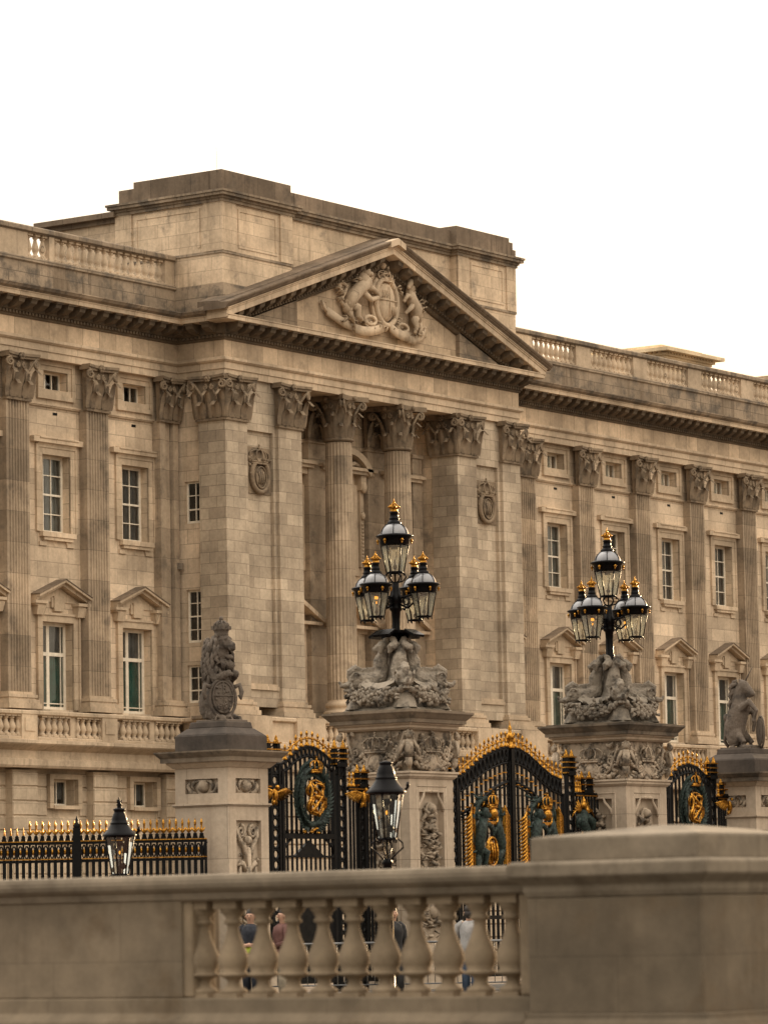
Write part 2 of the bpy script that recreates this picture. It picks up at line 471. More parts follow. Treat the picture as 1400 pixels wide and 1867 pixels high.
# ---- balcony parapet with balusters
def baluster_mesh(h, r, square=True):
    m = MB()
    if square: m.box(-r*.95, r*.95, -r*.95, r*.95, 0, h*.09); m.box(-r*.95, r*.95, -r*.95, r*.95, h*.91, h)
    m.lathe([(r*.85,h*.09),(r*.85,h*.14),(r*.5,h*.19),(r*.78,h*.3),(r*.98,h*.4),(r*.8,h*.55),(r*.5,h*.72),(r*.42,h*.8),(r*.7,h*.83),(r*.7,h*.87),(r*.55,h*.91)], n=10)
    return m
b = MB()
BALC = [(78,74.38),(XL-.42,74.38),(XL-.42,72.28),(XR+.42,72.28),(XR+.42,74.38),(146,74.38)]
b.sweep(BALC, [(-.28,7.02),(.03,7.02),(.03,7.1),(-.02,7.13),(-.28,7.13)])
b.sweep(BALC, [(-.3,7.75),(.02,7.75),(.06,7.78),(.06,7.86),(.03,7.89),(-.3,7.89)])
def bal_ped(x, hw=.36):
    b.box(x-hw, x+hw, 74.34, 74.66, 7.03, 7.88)
    b.box(x-hw*.62, x+hw*.62, 74.315, 74.36, 7.28, 7.66)
for px in PIL_L+PIL_R[:]: bal_ped(px)
for a in AX_L+AX_R: b.box(a-.12, a+.12, 74.42, 74.62, 7.1, 7.76)
bp = b.build('balcony_parapet', M_trim, palace)
pm = None
def put_balusters(xs, y, z, h, r, parent, mat, name='baluster'):
    global pm
    proto = None
    off = Vector((0,0,0)); q = parent
    while q is not None: off += q.location; q = q.parent
    for x in xs:
        if proto is None:
            proto = baluster_mesh(h, r).build(name, mat, parent, world=False); o = proto
        else:
            o = proto.copy(); COL.objects.link(o); o.parent = parent
        yy = y(x) if callable(y) else y
        o.location = Vector((x, yy, z)) - off
xs = []
for a in AX_L[1:]:
    for sgn in (-1, 1):
        for i in range(5): xs.append(a + sgn*(.27 + .27*i))
for a in AX_R[1:6]:
    for sgn in (-1, 1):
        for i in range(5): xs.append(a + sgn*(.27 + .285*i))
put_balusters([x for x in xs if 86 < x < 137], 74.5, 7.13, .63, .125, bp, M_trim, 'balcony_baluster')
# portico front parapet: pedestals and a few balusters
for (xa, xb) in ((XL-.4, XL+1.35), (99.0, 100.5), (109.2, 110.5), (111.9, 113.5)):
    b2 = MB(); b2.box(xa, xb, 72.2, 72.6, 7.05, 7.9); b2.build('portico_pedestal', M_trim, palace)
for (xa, xb) in ((97.3, 99.05), (110.45, 111.95)):
    b2 = MB(); b2.box(xa, xb, 72.33, 72.5, 7.05, 7.88); b2.build('portico_parapet_panel', M_trim, palace)
put_balusters([100.75+.3*i for i in range(29)], 72.42, 7.13, .63, .12, bp, M_trim, 'portico_baluster')

# ---- pilasters
def flute_profile(wd, n=7, dep=.05, proj=.3):
    pts = [(-wd/2, 0)]
    m = wd*.075; fw = (wd-2*m)/n
    pts.append((-wd/2, -proj))
    for i in range(n):
        x0 = -wd/2+m+fw*i
        pts += [(x0+fw*.14, -proj), (x0+fw*.24, -proj+dep*.75), (x0+fw*.5, -proj+dep), (x0+fw*.76, -proj+dep*.75), (x0+fw*.86, -proj)]
    pts += [(wd/2, -proj), (wd/2, 0)]
    return pts
def extrude_plan(mb, pts, x, y, z0, z1, smooth=False):
    n = len(pts)
    vs = [(x+p[0], y+p[1], z0) for p in pts] + [(x+p[0], y+p[1], z1) for p in pts]
    fs = [(i, i+1, n+i+1, n+i) for i in range(n-1)] + [tuple(n+i for i in range(n)), tuple(reversed(range(n)))]
    mb.add(vs, fs, smooth)

def leaf(mb, a, z0, width, height, out0, tip, F, curl=.1, lob=5):
    rows = 9; cols = 5
    vs = []; fs = []
    for j in range(rows):
        t = j/(rows-1)
        if t < .8:
            zz = height*t/.8; oo = out0 + tip*.35*(t/.8) + tip*.25*(t/.8)**4
        else:
            q = (t-.8)/.2*PI*.8
            zz = height + math.sin(q)*curl*.35 - (1-math.cos(q))*curl*.55; oo = out0+tip*.6 + (1-math.cos(q))*tip*.4
        sh = (.62+.38*math.sin(PI*min(1, t*1.05+.1)))*(.84+.16*abs(math.sin(lob*PI*t)))
        if t > .85: sh *= .75
        for i in range(cols):
            u = -1+2*i/(cols-1)
            vs.append(F(a+u*width/2*sh, oo - .12*tip*abs(u)**2 + (.035 if i == 2 else (-.012 if i in (1,3) else .012)), z0+zz))
    for j in range(rows-1):
        for i in range(cols-1):
            k = j*cols+i
            fs.append((k, k+1, k+cols+1, k+cols))
    mb.add(vs, fs, True)
def spiral(mb, a, o, z, r, F, da=1, do=0.0, th=.045, turns=1.5):
    pts = []
    n = 16
    for i in range(n):
        t = i/(n-1)
        q = PI*.5 + t*turns*2*PI
        rr = r*(1-.8*t)
        pts.append(F(a+da*rr*math.cos(q)*1.0, o+do*rr*math.cos(q), z+rr*math.sin(q)))
    mb.tube(pts, [th*(1-.3*i/n) for i in range(n)], 5)
def cap_face(mb, F, w, h, corner=(1, 1)):
    """F maps (across, out, up) to world; a flat Corinthian face."""
    def pr(poly, o0, o1):
        n = len(poly)
        vs = [F(p[0], o0, p[1]) for p in poly]+[F(p[0], o1, p[1]) for p in poly]
        mb.add(vs, [tuple(reversed(range(n))), tuple(n+i for i in range(n))] + [(i, (i+1) % n, n+(i+1) % n, n+i) for i in range(n)])
    pr([(-w/2,0),(w/2,0),(w*.53,h*.9),(-w*.53,h*.9)], -.12, .03)
    pr([(-w/2-.05,-.03),(w/2+.05,-.03),(w/2+.05,.045),(-w/2-.05,.045)], -.1, .075)
    for a in (-w*.27, w*.27): leaf(mb, a, .05, w*.4, h*.36, .1, .2, F, .16)
    for a in (-w*.52, 0, w*.52): leaf(mb, a, .05, w*.26, h*.6, .1, .3, F, .2)
    for a in (-w*.27, w*.27): mb.tube([F(a,.08,h*.36), F(a,.1,h*.5), F(a*.9,.14,h*.62)], [.05,.035,.04], 5)
    for sg in (-1, 1):
        mb.tube([F(sg*w*.26,.06,h*.4), F(sg*w*.3,.12,h*.58), F(sg*w*.46,.2,h*.78), F(sg*w*.57,.26,h*.87)], [.035,.04,.05,.045], 5)
        spiral(mb, sg*w*.56, .24, h*.77, .135, F, -sg, .35, .05)
        mb.tube([F(sg*w*.22,.06,h*.4), F(sg*w*.18,.1,h*.6), F(sg*w*.1,.15,h*.76)], [.03,.035,.03], 5)
        spiral(mb, sg*w*.13, .15, h*.73, .09, F, sg, 0, .035)
    # abacus with hollow sides
    n = 7; lo = []; 
    for i in range(n):
        u = -1+2*i/(n-1)
        lo.append((u*w*.68, .13+.17*abs(u)**1.7))
    for (za, zb, ex) in ((h*.885, h*.94, -.03), (h*.94, h+.0, .015)):
        vs = [F(p[0], -.1, za) for p in lo]+[F(p[0], p[1]+ex, za) for p in lo]+[F(p[0], -.1, zb) for p in lo]+[F(p[0], p[1]+ex, zb) for p in lo]
        fs = []
        for i in range(n-1):
            fs += [(n+i, n+i+1, 3*n+i+1, 3*n+i), (2*n+i, 3*n+i, 3*n+i+1, 2*n+i+1), (i, i+1, n+i+1, n+i)]
        fs += [(0, n, 3*n, 2*n), (n-1, 3*n-1, 4*n-1, 2*n-1)]
        mb.add(vs, fs)
    for k in range(6):
        q = 2*PI*k/6
        mb.ell(F(.075*math.cos(q), .2, h*.93+.075*math.sin(q)), .055, 6, 4)
    mb.ell(F(0, .24, h*.93), .05, 6, 4)
def Fx(x, y, z):            # face looking to -Y
    return lambda a, o, u: Vector((x+a, y-o, z+u))
def Fy(x, y, z):            # face looking to -X
    return lambda a, o, u: Vector((x-o, y-a, z+u))

ZB, ZC, ZT = 7.95, 17.14, 18.52
def base_prof(mb, x0, x1, y0, y1, z0=ZB):
    for (e, a, c) in ((.22,0,.16),(.17,.16,.27),(.1,.27,.33),(.13,.33,.42),(.05,.42,.5)):
        mb.box(x0-e, x1+e, y0-e, y1, z0+a, z0+c)
proto_p = None
def wing_pilaster(x):
    global proto_p
    if proto_p is None:
        m = MB(); extrude_plan(m, flute_profile(1.05), x, YW, ZB+.5, ZC)
        o = m.build('pilaster', M_flute, palace); 
        m = MB(); base_prof(m, x-.525, x+.525, YP, YW); m.build('base', M_trim, o)
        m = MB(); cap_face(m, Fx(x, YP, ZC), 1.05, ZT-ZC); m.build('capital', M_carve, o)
        proto_p = (o, x)
    else:
        o = copy_tree(proto_p[0], palace); o.location.x += x-proto_p[1]
for x in PIL_L[1:] + PIL_R[:5] + [84.8, 136.3]: wing_pilaster(x)
# corner pilaster where the left wing meets the portico
m = MB(); m.box(95.42, 95.7, YP, YW, ZB+.5, ZC); m.box(95.8, 96.02, YP+.1, YW, ZB+.5, ZC); m.box(96.1, 96.34, YP, YW, ZB+.5, ZC)
o = m.build('corner_pilaster', M_flute, palace)
m = MB(); base_prof(m, 95.42, 96.34, YP, YW); m.build('base', M_trim, o)
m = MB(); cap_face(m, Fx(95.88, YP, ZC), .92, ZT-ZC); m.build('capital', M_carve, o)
m = MB(); m.tube([(96.36,74.78,6.9),(96.36,74.78,17.1)], .055, 8); m.box(96.2,96.42,74.62,74.8,12.55,12.75); m.build('drainpipe', M_pipe, palace)

# string course between the pilasters and attic window surrounds
for (xa, xb) in ((78, XL+.1), (XR, 146)):
    s = MB(); s.box(xa, xb, YW-.07, YW+.02, 17.1, 17.2); s.box(xa, xb, YW-.1, YW+.02, 17.14, 17.18)
    s.build('string_course', M_trim, palace)

# ---- windows
def sash(mb, hw, z0, z1, Y, st, vbars, hbars, meet=None):
    mb.box(-hw, -hw+st, Y, Y+.09, z0, z1); mb.box(hw-st, hw, Y, Y+.09, z0, z1)
    mb.box(-hw+st, hw-st, Y, Y+.09, z1-st, z1); mb.box(-hw+st, hw-st, Y-.02, Y+.09, z0, z0+st)
    for x, t in vbars: mb.box(x-t/2, x+t/2, Y+.012, Y+.07, z0+st, z1-st)
    for z, t in hbars: mb.box(-hw+st, hw-st, Y+.008, Y+.075, z-t/2, z+t/2)
def curtain(mb, x0, x1, z0, z1, Y, n, amp):
    k = n*6
    vs = []; fs = []
    for i in range(k+1):
        x = x0+(x1-x0)*i/k
        y = Y+amp*math.sin(2*PI*n*i/k) + amp*.4*math.sin(1.7*i)
        vs += [(x, y, z0), (x, y, z1)]
    for i in range(k): fs.append((2*i, 2*i+2, 2*i+3, 2*i+1))
    mb.add(vs, fs, True)
def frame_rect(mb, ix, oz0, oz1, wd, Y0, Y1, top=True, bottom=False, topw=None):
    tw = topw or wd
    mb.box(-ix-wd, -ix, Y0, Y1, oz0, oz1+tw); mb.box(ix, ix+wd, Y0, Y1, oz0, oz1+tw)
    if top: mb.box(-ix, ix, Y0, Y1, oz1, oz1+tw)
    if bottom: mb.box(-ix, ix, Y0, Y1, oz0, oz0+wd)

def win_attic(parent):
    m = MB(); sash(m, HW_A, ZA[0], ZA[1], .27, .05, [(-.12,.05),(.2,.04)], [])
    f = m.build('attic_window', M_white, parent, False)
    m = MB(); m.quad((-HW_A,.31,ZA[0]),(HW_A,.31,ZA[0]),(HW_A,.31,ZA[1]),(-HW_A,.31,ZA[1])); m.build('pane', M_glass, f, False)
    m = MB(); curtain(m, -HW_A, HW_A*.2, ZA[0], ZA[1], .48, 4, .02); m.build('blind', M_net, f, False)
    m = MB()
    for (ix, wd, y) in ((HW_A+.0, .16, -.05), (HW_A+.16, .14, -.09)):
        m.box(-ix-wd, -ix, y, .02, ZA[0]-wd-(ix-HW_A), ZA[1]+wd+(ix-HW_A)); m.box(ix, ix+wd, y, .02, ZA[0]-wd-(ix-HW_A), ZA[1]+wd+(ix-HW_A))
        m.box(-ix, ix, y, .02, ZA[1]+(ix-HW_A), ZA[1]+wd+(ix-HW_A)-.004); m.box(-ix, ix, y, .02, ZA[0]-wd-(ix-HW_A)+.004, ZA[0]-(ix-HW_A))
    m.build('surround', M_surr, f, False)
    m = MB(); m.box(-.1, .1, -.012, .02, 16.88, 16.96); m.build('vent', M_black, f, False)
    return f
def win_second(parent):
    m = MB(); zs = [ZS[0]+(ZS[1]-ZS[0])*i/4 for i in (1, 3)]
    sash(m, HW_S, ZS[0], ZS[1], .27, .085, [(-.24,.028),(.12,.028)], [(zs[0],.03),(zs[1],.03),((ZS[0]+ZS[1])/2,.06)])
    f = m.build('sash_window', M_white, parent, False)
    m = MB(); m.quad((-HW_S,.31,ZS[0]),(HW_S,.31,ZS[0]),(HW_S,.31,ZS[1]),(-HW_S,.31,ZS[1])); m.build('pane', M_glass, f, False)
    m = MB(); curtain(m, -HW_S, -.08, ZS[0], ZS[1], .42, 5, .035); curtain(m, .0, HW_S, ZS[0], ZS[1], .42, 5, .035); m.build('net_curtain', M_net, f, False)
    m = MB()
    frame_rect(m, HW_S, ZS[0], ZS[1], .2, -.05, .02); frame_rect(m, HW_S+.2, ZS[0], ZS[1]+.2, .1, -.075, .02)
    m.box(-HW_S-.2, HW_S+.2, -.045, .02, ZS[1]+.31, ZS[1]+.37)
    m.build('surround', M_surr, f, False)
    m = MB(); m.sweep([(-HW_S-.24,-.02),(HW_S+.24,-.02)], [(-.03,15.92),(.05,15.92),(.08,15.98),(.15,16.0),(.15,16.1),(.18,16.13),(.18,16.17),(-.03,16.22)])
    m.box(-HW_S-.52,-HW_S-.24,-.17,.02,16.0,16.165); m.box(HW_S+.24,HW_S+.52,-.17,.02,16.0,16.165)
    m.build('hood', M_trim, f, False)
    m = MB(); m.box(-HW_S-.12, HW_S+.12, -.16, .3, ZS[0]-.15, ZS[0]-.002); m.box(-HW_S-.02, HW_S+.02, -.12, .02, ZS[0]-.25, ZS[0]-.15)
    for sx in (-1, 1):
        m.box(sx*(HW_S-.02)-.17, sx*(HW_S-.02)+.17, -.05, .02, ZS[0]-.42, ZS[0]-.3); m.box(sx*(HW_S-.12)-.1, sx*(HW_S-.12)+.1, -.045, .02, ZS[0]-.33, ZS[0]-.24)
    m.box(-.1,.1,-.012,.02,ZS[0]-.42,ZS[0]-.34)
    m.build('sill', M_trim, f, False)
    return f
def win_first(parent):
    m = MB(); sash(m, HW_F, ZF[0], ZF[1], .27, .1, [(-.1,.13),(.5,.025)], [(9.68,.11),(8.2,.03)])
    f = m.build('french_window', M_white, parent, False)
    m = MB(); m.quad((-HW_F,.31,ZF[0]),(HW_F,.31,ZF[0]),(HW_F,.31,ZF[1]),(-HW_F,.31,ZF[1])); m.build('pane', M_glass, f, False)
    m = MB(); curtain(m, -HW_F, HW_F, ZF[0], 9.66, .44, 7, .03); m.build('green_curtain', M_green, f, False)
    m = MB(); curtain(m, -HW_F, HW_F, 9.66, ZF[1], .44, 9, .025); m.build('net_curtain', M_net, f, False)
    m = MB(); frame_rect(m, HW_F, ZF[0], ZF[1], .2, -.06, .02); frame_rect(m, HW_F+.2, ZF[0], ZF[1]+.2, .07, -.1, .02)
    m.box(-.22, .22, -.1, .02, 10.95, 11.4); m.box(-.32, .32, -.07, .02, 11.05, 11.35)
    m.build('surround', M_surr, f, False)
    # open-bed pediment on two consoles
    m = MB()
    hw = 1.22; z0 = 11.22; ap = 11.71; D = -.38
    for sg in (-1, 1):
        for (za, zb, d, e) in ((0, .1, D+.12, 0), (.1, .17, D, .0)):
            pts = [(sg*hw, z0+za), (sg*hw, z0+zb), (0, ap+zb), (0, ap+za)]
            m.prism(pts if sg < 0 else list(reversed(pts)), d, .02)
        m.box(sg*1.0-.3, sg*1.0+.3, D+.1, .02, z0-.09, z0-.0)
        m.box(sg*1.0-.25, sg*1.0+.25, D+.16, .02, z0-.14, z0-.09)
        m.add([(sg*.95-.2,-.24,z0-.14),(sg*.95+.2,-.24,z0-.14),(sg*.95+.2,.02,z0-.14),(sg*.95-.2,.02,z0-.14),
               (sg*.95-.17,-.17,z0-.42),(sg*.95+.17,-.17,z0-.42),(sg*.95+.17,.02,z0-.42),(sg*.95-.17,.02,z0-.42)],
              [(0,1,2,3),(7,6,5,4),(4,5,1,0),(5,6,2,1),(6,7,3,2),(7,4,0,3)])
    m.prism([(-1.0,z0),(1.0,z0),(0,ap)], -.04, .02)
    pd = m.build('window_pediment', M_carve if False else M_trim, f, False)
    m = MB()
    for sg in (-1, 1):
        pts = [(sg*(hw+.02), z0+.172), (sg*(hw+.02), z0+.2), (0, ap+.2), (0, ap+.172)]
        m.prism(pts if sg < 0 else list(reversed(pts)), D-.02, .02)
    m.build('pediment_leading', M_dark, f, False)
    return f
def win_ground(parent):
    m = MB(); sash(m, HW_G, ZG[0], ZG[1], .3, .06, [(.1,.04)], [])
    f = m.build('ground_window', M_white, parent, False)
    m = MB(); m.quad((-HW_G,.34,ZG[0]),(HW_G,.34,ZG[0]),(HW_G,.34,ZG[1]),(-HW_G,.34,ZG[1])); m.build('pane', M_glass, f, False)
    m = MB(); curtain(m, -HW_G, HW_G, ZG[0]+.2, ZG[1], .45, 6, .02); m.build('blind', M_net, f, False)
    return f
for fn, axs, Y in ((win_attic, AX_L+AX_R, YW), (win_second, AX_L+AX_R, YW), (win_first, AX_L+AX_R, YW), (win_ground, AX_L+AX_R, 74.86)):
    pr = None; pale = None
    for a in axs:
        o = fn(palace) if pr is None else copy_tree(pr, palace)
        pr = pr or o
        o.location = (a-XC, Y-YW, 0)
        for c in kids(o):
            # rooms differ: paler nets here and there, faded curtains along the right wing
            alt = None
            if fn is win_second and c.name.startswith('net_curtain') and int(a*10) % 3 == 0: alt = M_net2
            if fn is win_first and c.name.startswith('green_curtain') and a > XC: alt = M_green2
            if fn is win_ground and c.name.startswith('blind') and int(a*10) % 2: alt = M_net2
            if alt:
                c.data = c.data.copy(); c.data.materials[0] = alt
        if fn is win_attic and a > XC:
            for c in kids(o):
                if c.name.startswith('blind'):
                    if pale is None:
                        mb_ = MB(); mb_.quad((-HW_A,.322,ZA[0]),(.19,.322,ZA[0]),(.19,.322,ZA[1]),(-HW_A,.322,ZA[1]))  # sky reflection painted as a pale sheet just behind the pane
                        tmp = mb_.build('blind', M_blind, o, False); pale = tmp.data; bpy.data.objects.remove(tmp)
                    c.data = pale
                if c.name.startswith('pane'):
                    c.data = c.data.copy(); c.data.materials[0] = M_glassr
# flank windows (facing left)
for (za, zb) in SW:
    m = MB(); x = FX+.1; st = .06
    y0, y1 = ys
    m.box(x, x+.08, y1-st, y1, za, zb); m.box(x, x+.08, y0, y1-st, zb-st, zb); m.box(x-.02, x+.08, y0, y1-st, za, za+st+.02)
    m.box(x+.01, x+.06, 74.22, 74.25, za+st, zb-st)
    n = 2 if zb-za < 1.5 else 3
    for i in range(1, n+1):
        z = za+(zb-za)*i/(n+1); t = .045 if i == (n+1)//2 else .025
        m.box(x+.012, x+.065, y0, y1-st, z-t/2, z+t/2)
    f = m.build('flank_window', M_white, palace)
    m = MB(); m.quad((x+.04,y1,za),(x+.04,y0,za),(x+.04,y0,zb),(x+.04,y1,zb)); m.build('pane', M_glass, f)
    m = MB(); m.quad((x+.12,y1,za),(x+.12,y0,za),(x+.12,y0,zb),(x+.12,y1,zb)); m.build('blind', M_room, f)

# ---- entablature
ENT = [(78,YP),(XL,YP),(XL,YF),(XR,YF),(XR,YP),(146,YP)]
s = MB()
s.sweep(ENT, [(-.5,18.5),(0,18.5),(0,18.71),(.035,18.72),(.035,18.92),(.08,18.94),(.13,18.99),(.13,19.07),(.02,19.1),(-.5,19.1)])
s.build('architrave', M_trim, palace)
s = MB(); s.sweep(ENT, [(-.5,19.09),(.0,19.1),(.0,19.62),(-.5,19.62)]); s.build('frieze', M_frieze, palace)
def along(path, spacing, fn, off=0):
    for i in range(len(path)-1):
        a = Vector(path[i]); b_ = Vector(path[i+1]); L = (b_-a).length; d = (b_-a)/L; n = Vector((d.y, -d.x))
        k = max(1, int(L/spacing)); sp = L/k
        for j in range(k): fn(a+d*(j+.5)*sp, d, n, sp)
s = MB()
s.sweep(ENT, [(-.5,19.61),(.03,19.62),(.06,19.65),(.06,19.69),(.1,19.7),(.1,19.79),(.14,19.8),(.16,19.83),(.16,20.13),(-.5,20.13)])
def mod_at(p, d, n, sp):
    q = p; M = Matrix(((d.x, -n.x, 0, q.x), (d.y, -n.y, 0, q.y), (0,0,1,0), (0,0,0,1)))
    hw = .13
    s.box(-.17, .17, -.64, -.15, 20.085, 20.128, M)
    s.add([(-hw,-.16,19.83),(hw,-.16,19.83),(hw,-.16,20.085),(-hw,-.16,20.085),(-hw,-.36,19.86),(hw,-.36,19.86),(-hw,-.56,19.97),(hw,-.56,19.97),(hw,-.6,20.085),(-hw,-.6,20.085)],
          [(1,0,4,5),(5,4,6,7),(7,6,9,8),(0,3,9,6,4),(2,1,5,7,8)], False, M)
def dent_at(p, d, n, sp):
    M = Matrix(((d.x, -n.x, 0, p.x), (d.y, -n.y, 0, p.y), (0,0,1,0), (0,0,0,1)))
    s.box(-sp*.3, sp*.3, -.15, -.09, 19.705, 19.785, M)
along([(80,YP),(XL,YP)], .56, mod_at); along([(XL,YP),(XL,YF)], .56, mod_at); along([(XL-.2,YF),(XR+.2,YF)], .56, mod_at); along([(XR,YP),(146,YP)], .56, mod_at)
along([(84,YP),(XL,YP)], .15, dent_at); along([(XL,YP),(XL,YF)], .15, dent_at); along([(XL,YF),(XR,YF)], .15, dent_at); along([(XR+2,YP),(138,YP)], .15, dent_at)
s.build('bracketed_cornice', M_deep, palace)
s = MB()
s.sweep(ENT, [(-.5,20.13),(.66,20.13),(.68,20.14),(.68,20.25),(.7,20.27),(.7,20.3),(-.5,20.34)])
s.build('corona', M_trim, palace)
for pth in ([(78,YP),(XL,YP),(XL,YF+.1)], [(XR,YF+.1),(XR,YP),(146,YP)]):
    s = MB(); s.sweep(pth, [(-.4,20.3),(.7,20.305),(.74,20.33),(.8,20.36),(.84,20.42),(.86,20.44),(.86,20.47),(-.0,20.58),(-.4,20.58)])
    s.build('cornice_gutter', M_sooty, palace)

# ---- parapets of the wings
def parapet(x0, x1, runs, peds):
    m = MB()
    pth = [(x0, YP), (x1, YP)]
    m.sweep(pth, [(-.35,20.5),(.02,20.5),(.02,21.32),(.08,21.36),(.08,21.45),(.02,21.5),(-.35,21.5)])
    o = m.build('parapet', M_sooty, palace)
    m = MB(); m.sweep(pth, [(-.3,22.24),(.02,22.24),(.08,22.29),(.08,22.4),(.04,22.44),(-.3,22.44)]); m.build('coping', M_sooty, o)
    for (a, c) in peds:
        m = MB(); m.box(a, c, YP, YP+.28, 21.5, 22.24); m.build('pedestal', M_trim, o)
    xs = []
    for (a, c, n) in runs:
        for i in range(n): xs.append(a+(c-a)*(i+.5)/n)
    put_balusters(xs, YP+.14, 21.5, .74, .118, o, M_trim)
parapet(78, XL-.1, [(89.15, 90.15, 3), (90.4, 95.8, 16)], [(78, 89.15), (90.15, 90.4), (95.8, 96.25)])
parapet(XR+.1, 146, [(117.0, 119.95, 9), (120.95, 123.95, 9), (124.95, 127.95, 9), (128.95, 132.0, 9), (132.95, 135.95, 9)],
        [(113.3, 117.0), (119.95, 120.95), (123.95, 124.95), (127.95, 128.95), (132.0, 132.95), (135.95, 145)])

# ---- portico piers
def pier(x0, xa, xb, x1):
    m = MB()
    m.box(x0, xa, YF, 73.9, ZB+.5, ZC); m.box(xb, x1, YF, 73.9, ZB+.5, ZC)
    m.box(xa, xb, YF+.12, 73.9, 16.92, 18.5); m.box(xa, xb, YF+.12, 73.9, ZB+.3, 8.9)
    m.box(xa, xa+.14, YF+.12, 73.9, 8.9, 16.92); m.box(xb-.14, xb, YF+.12, 73.9, 8.9, 16.92)
    m.box(xa+.14, xb-.14, YF+.24, 73.9, 8.9, 16.92)
    m.box(x0+.05, xa, YF+.05, 73.9, ZC, 18.5); m.box(xb, x1-.05, YF+.05, 73.9, ZC, 18.5)
    o = m.build('portico_pier', M_pier, palace)
    m = MB(); m.box(xa+.06, xb-.06, YF+.06, YF+.24, 8.78, 8.9); m.box(xa+.1, xb-.1, YF+.09, YF+.24, 8.9, 8.97); m.build('panel_sill', M_trim, o)
    for (p, q) in ((x0, xa), (xb, x1)):
        m = MB(); base_prof(m, p, q, YF, 73.9); m.build('pier_base', M_trim, o)
    m = MB(); m.sweep([(x0,73.9),(x0,YF),(x1,YF),(x1,73.9)], [(-.4,7.8),(.5,7.8),(.56,7.84),(.56,7.93),(-.4,7.96)]); m.build('ledge', M_sooty, o)
    m = MB()
    cap_face(m, Fx((x0+xa)/2, YF, ZC), xa-x0, ZT-ZC); cap_face(m, Fy(x0, (YF+73.9)/2, ZC), 73.9-YF, ZT-ZC)
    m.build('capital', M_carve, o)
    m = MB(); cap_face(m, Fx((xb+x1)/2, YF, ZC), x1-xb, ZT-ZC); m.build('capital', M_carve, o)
    return o
pier(XL, 97.48, 99.12, 100.35)
pier(109.27, 110.42, 112.05, XR)

def crown(mb, c, w, h, F):
    """flat-backed relief crown; F maps (across, out, up)"""
    n = 9
    for k, zz in enumerate((0, .1*h)):
        mb.tube([F(c[0]+w/2*math.sin(-1.35+2.7*i/(n-1)), c[1]+.05+.12*w*math.cos(-1.35+2.7*i/(n-1)), c[2]+zz+.02*h) for i in range(n)], .055*h, 6)
    for sg in (-1, -.5, 0, .5, 1):
        pts = []
        for i in range(7):
            t = i/6
            a = sg*w*(.5+.12*math.sin(PI*t))*(1-t**3)
            pts.append(F(c[0]+a, c[1]+.06+.2*w*(1-abs(sg))*math.cos(t*1.3), c[2]+.12*h+.62*h*math.sin(t*PI/2)))
        mb.tube(pts, .045*h, 5)
        mb.ell(F(c[0]+sg*w*.5, c[1]+.06+.16*w*(1-abs(sg)), c[2]+.24*h), (.06*h,.06*h,.09*h), 6, 4)
    mb.ell(F(c[0], c[1]+.06, c[2]+.82*h), .085*h, 8, 5)
    mb.box(-.02*h, .02*h, -.02, .02, 0, .14*h, Matrix.Translation(F(c[0], c[1]+.06, c[2]+.88*h)))
    mb.box(-.06*h, .06*h, -.02, .02, .05*h, .09*h, Matrix.Translation(F(c[0], c[1]+.06, c[2]+.88*h)))

def badge(xc):
    m = MB(); F = Fx(xc, YF+.235, 15.0); rnd = random.Random(4)
    m.box(xc-.66, xc+.66, YF+.2, YF+.26, 14.95, 16.42)
    crown(m, (0, .02, .88), .86, .62, F)
    pts = [F(.44*math.sin(t*2*PI/24), .1, .5-.5*math.cos(t*2*PI/24)) for t in range(24)]
    m.tube(pts, .085, 6, closed=True)
    m.ell(F(0, .06, .46), (.32, .1, .4), 14, 8)
    pts = [F(.27*math.sin(t*2*PI/20), .15, .46-.34*math.cos(t*2*PI/20)) for t in range(20)]
    m.tube(pts, .025, 5, closed=True)
    for t in range(3): m.tube([F(-.12+.1*t, .15, .25), F(-.08+.1*t, .17, .45), F(-.14+.12*t, .15, .65)], .03, 5)
    for i in range(34):
        q = rnd.uniform(0, 2*PI)
        m.ell(F(.47*math.sin(q), .1, .5-.5*math.cos(q)), rnd.uniform(.03,.07), 6, 4)
    for i in range(10): m.ell(F(rnd.choice((-1,1))*rnd.uniform(.42,.58), .05, rnd.uniform(.75,1.25)), rnd.uniform(.04,.08), 6, 4)
    return m.build('crowned_badge', M_carve, palace)
badge(98.3); badge(111.24)

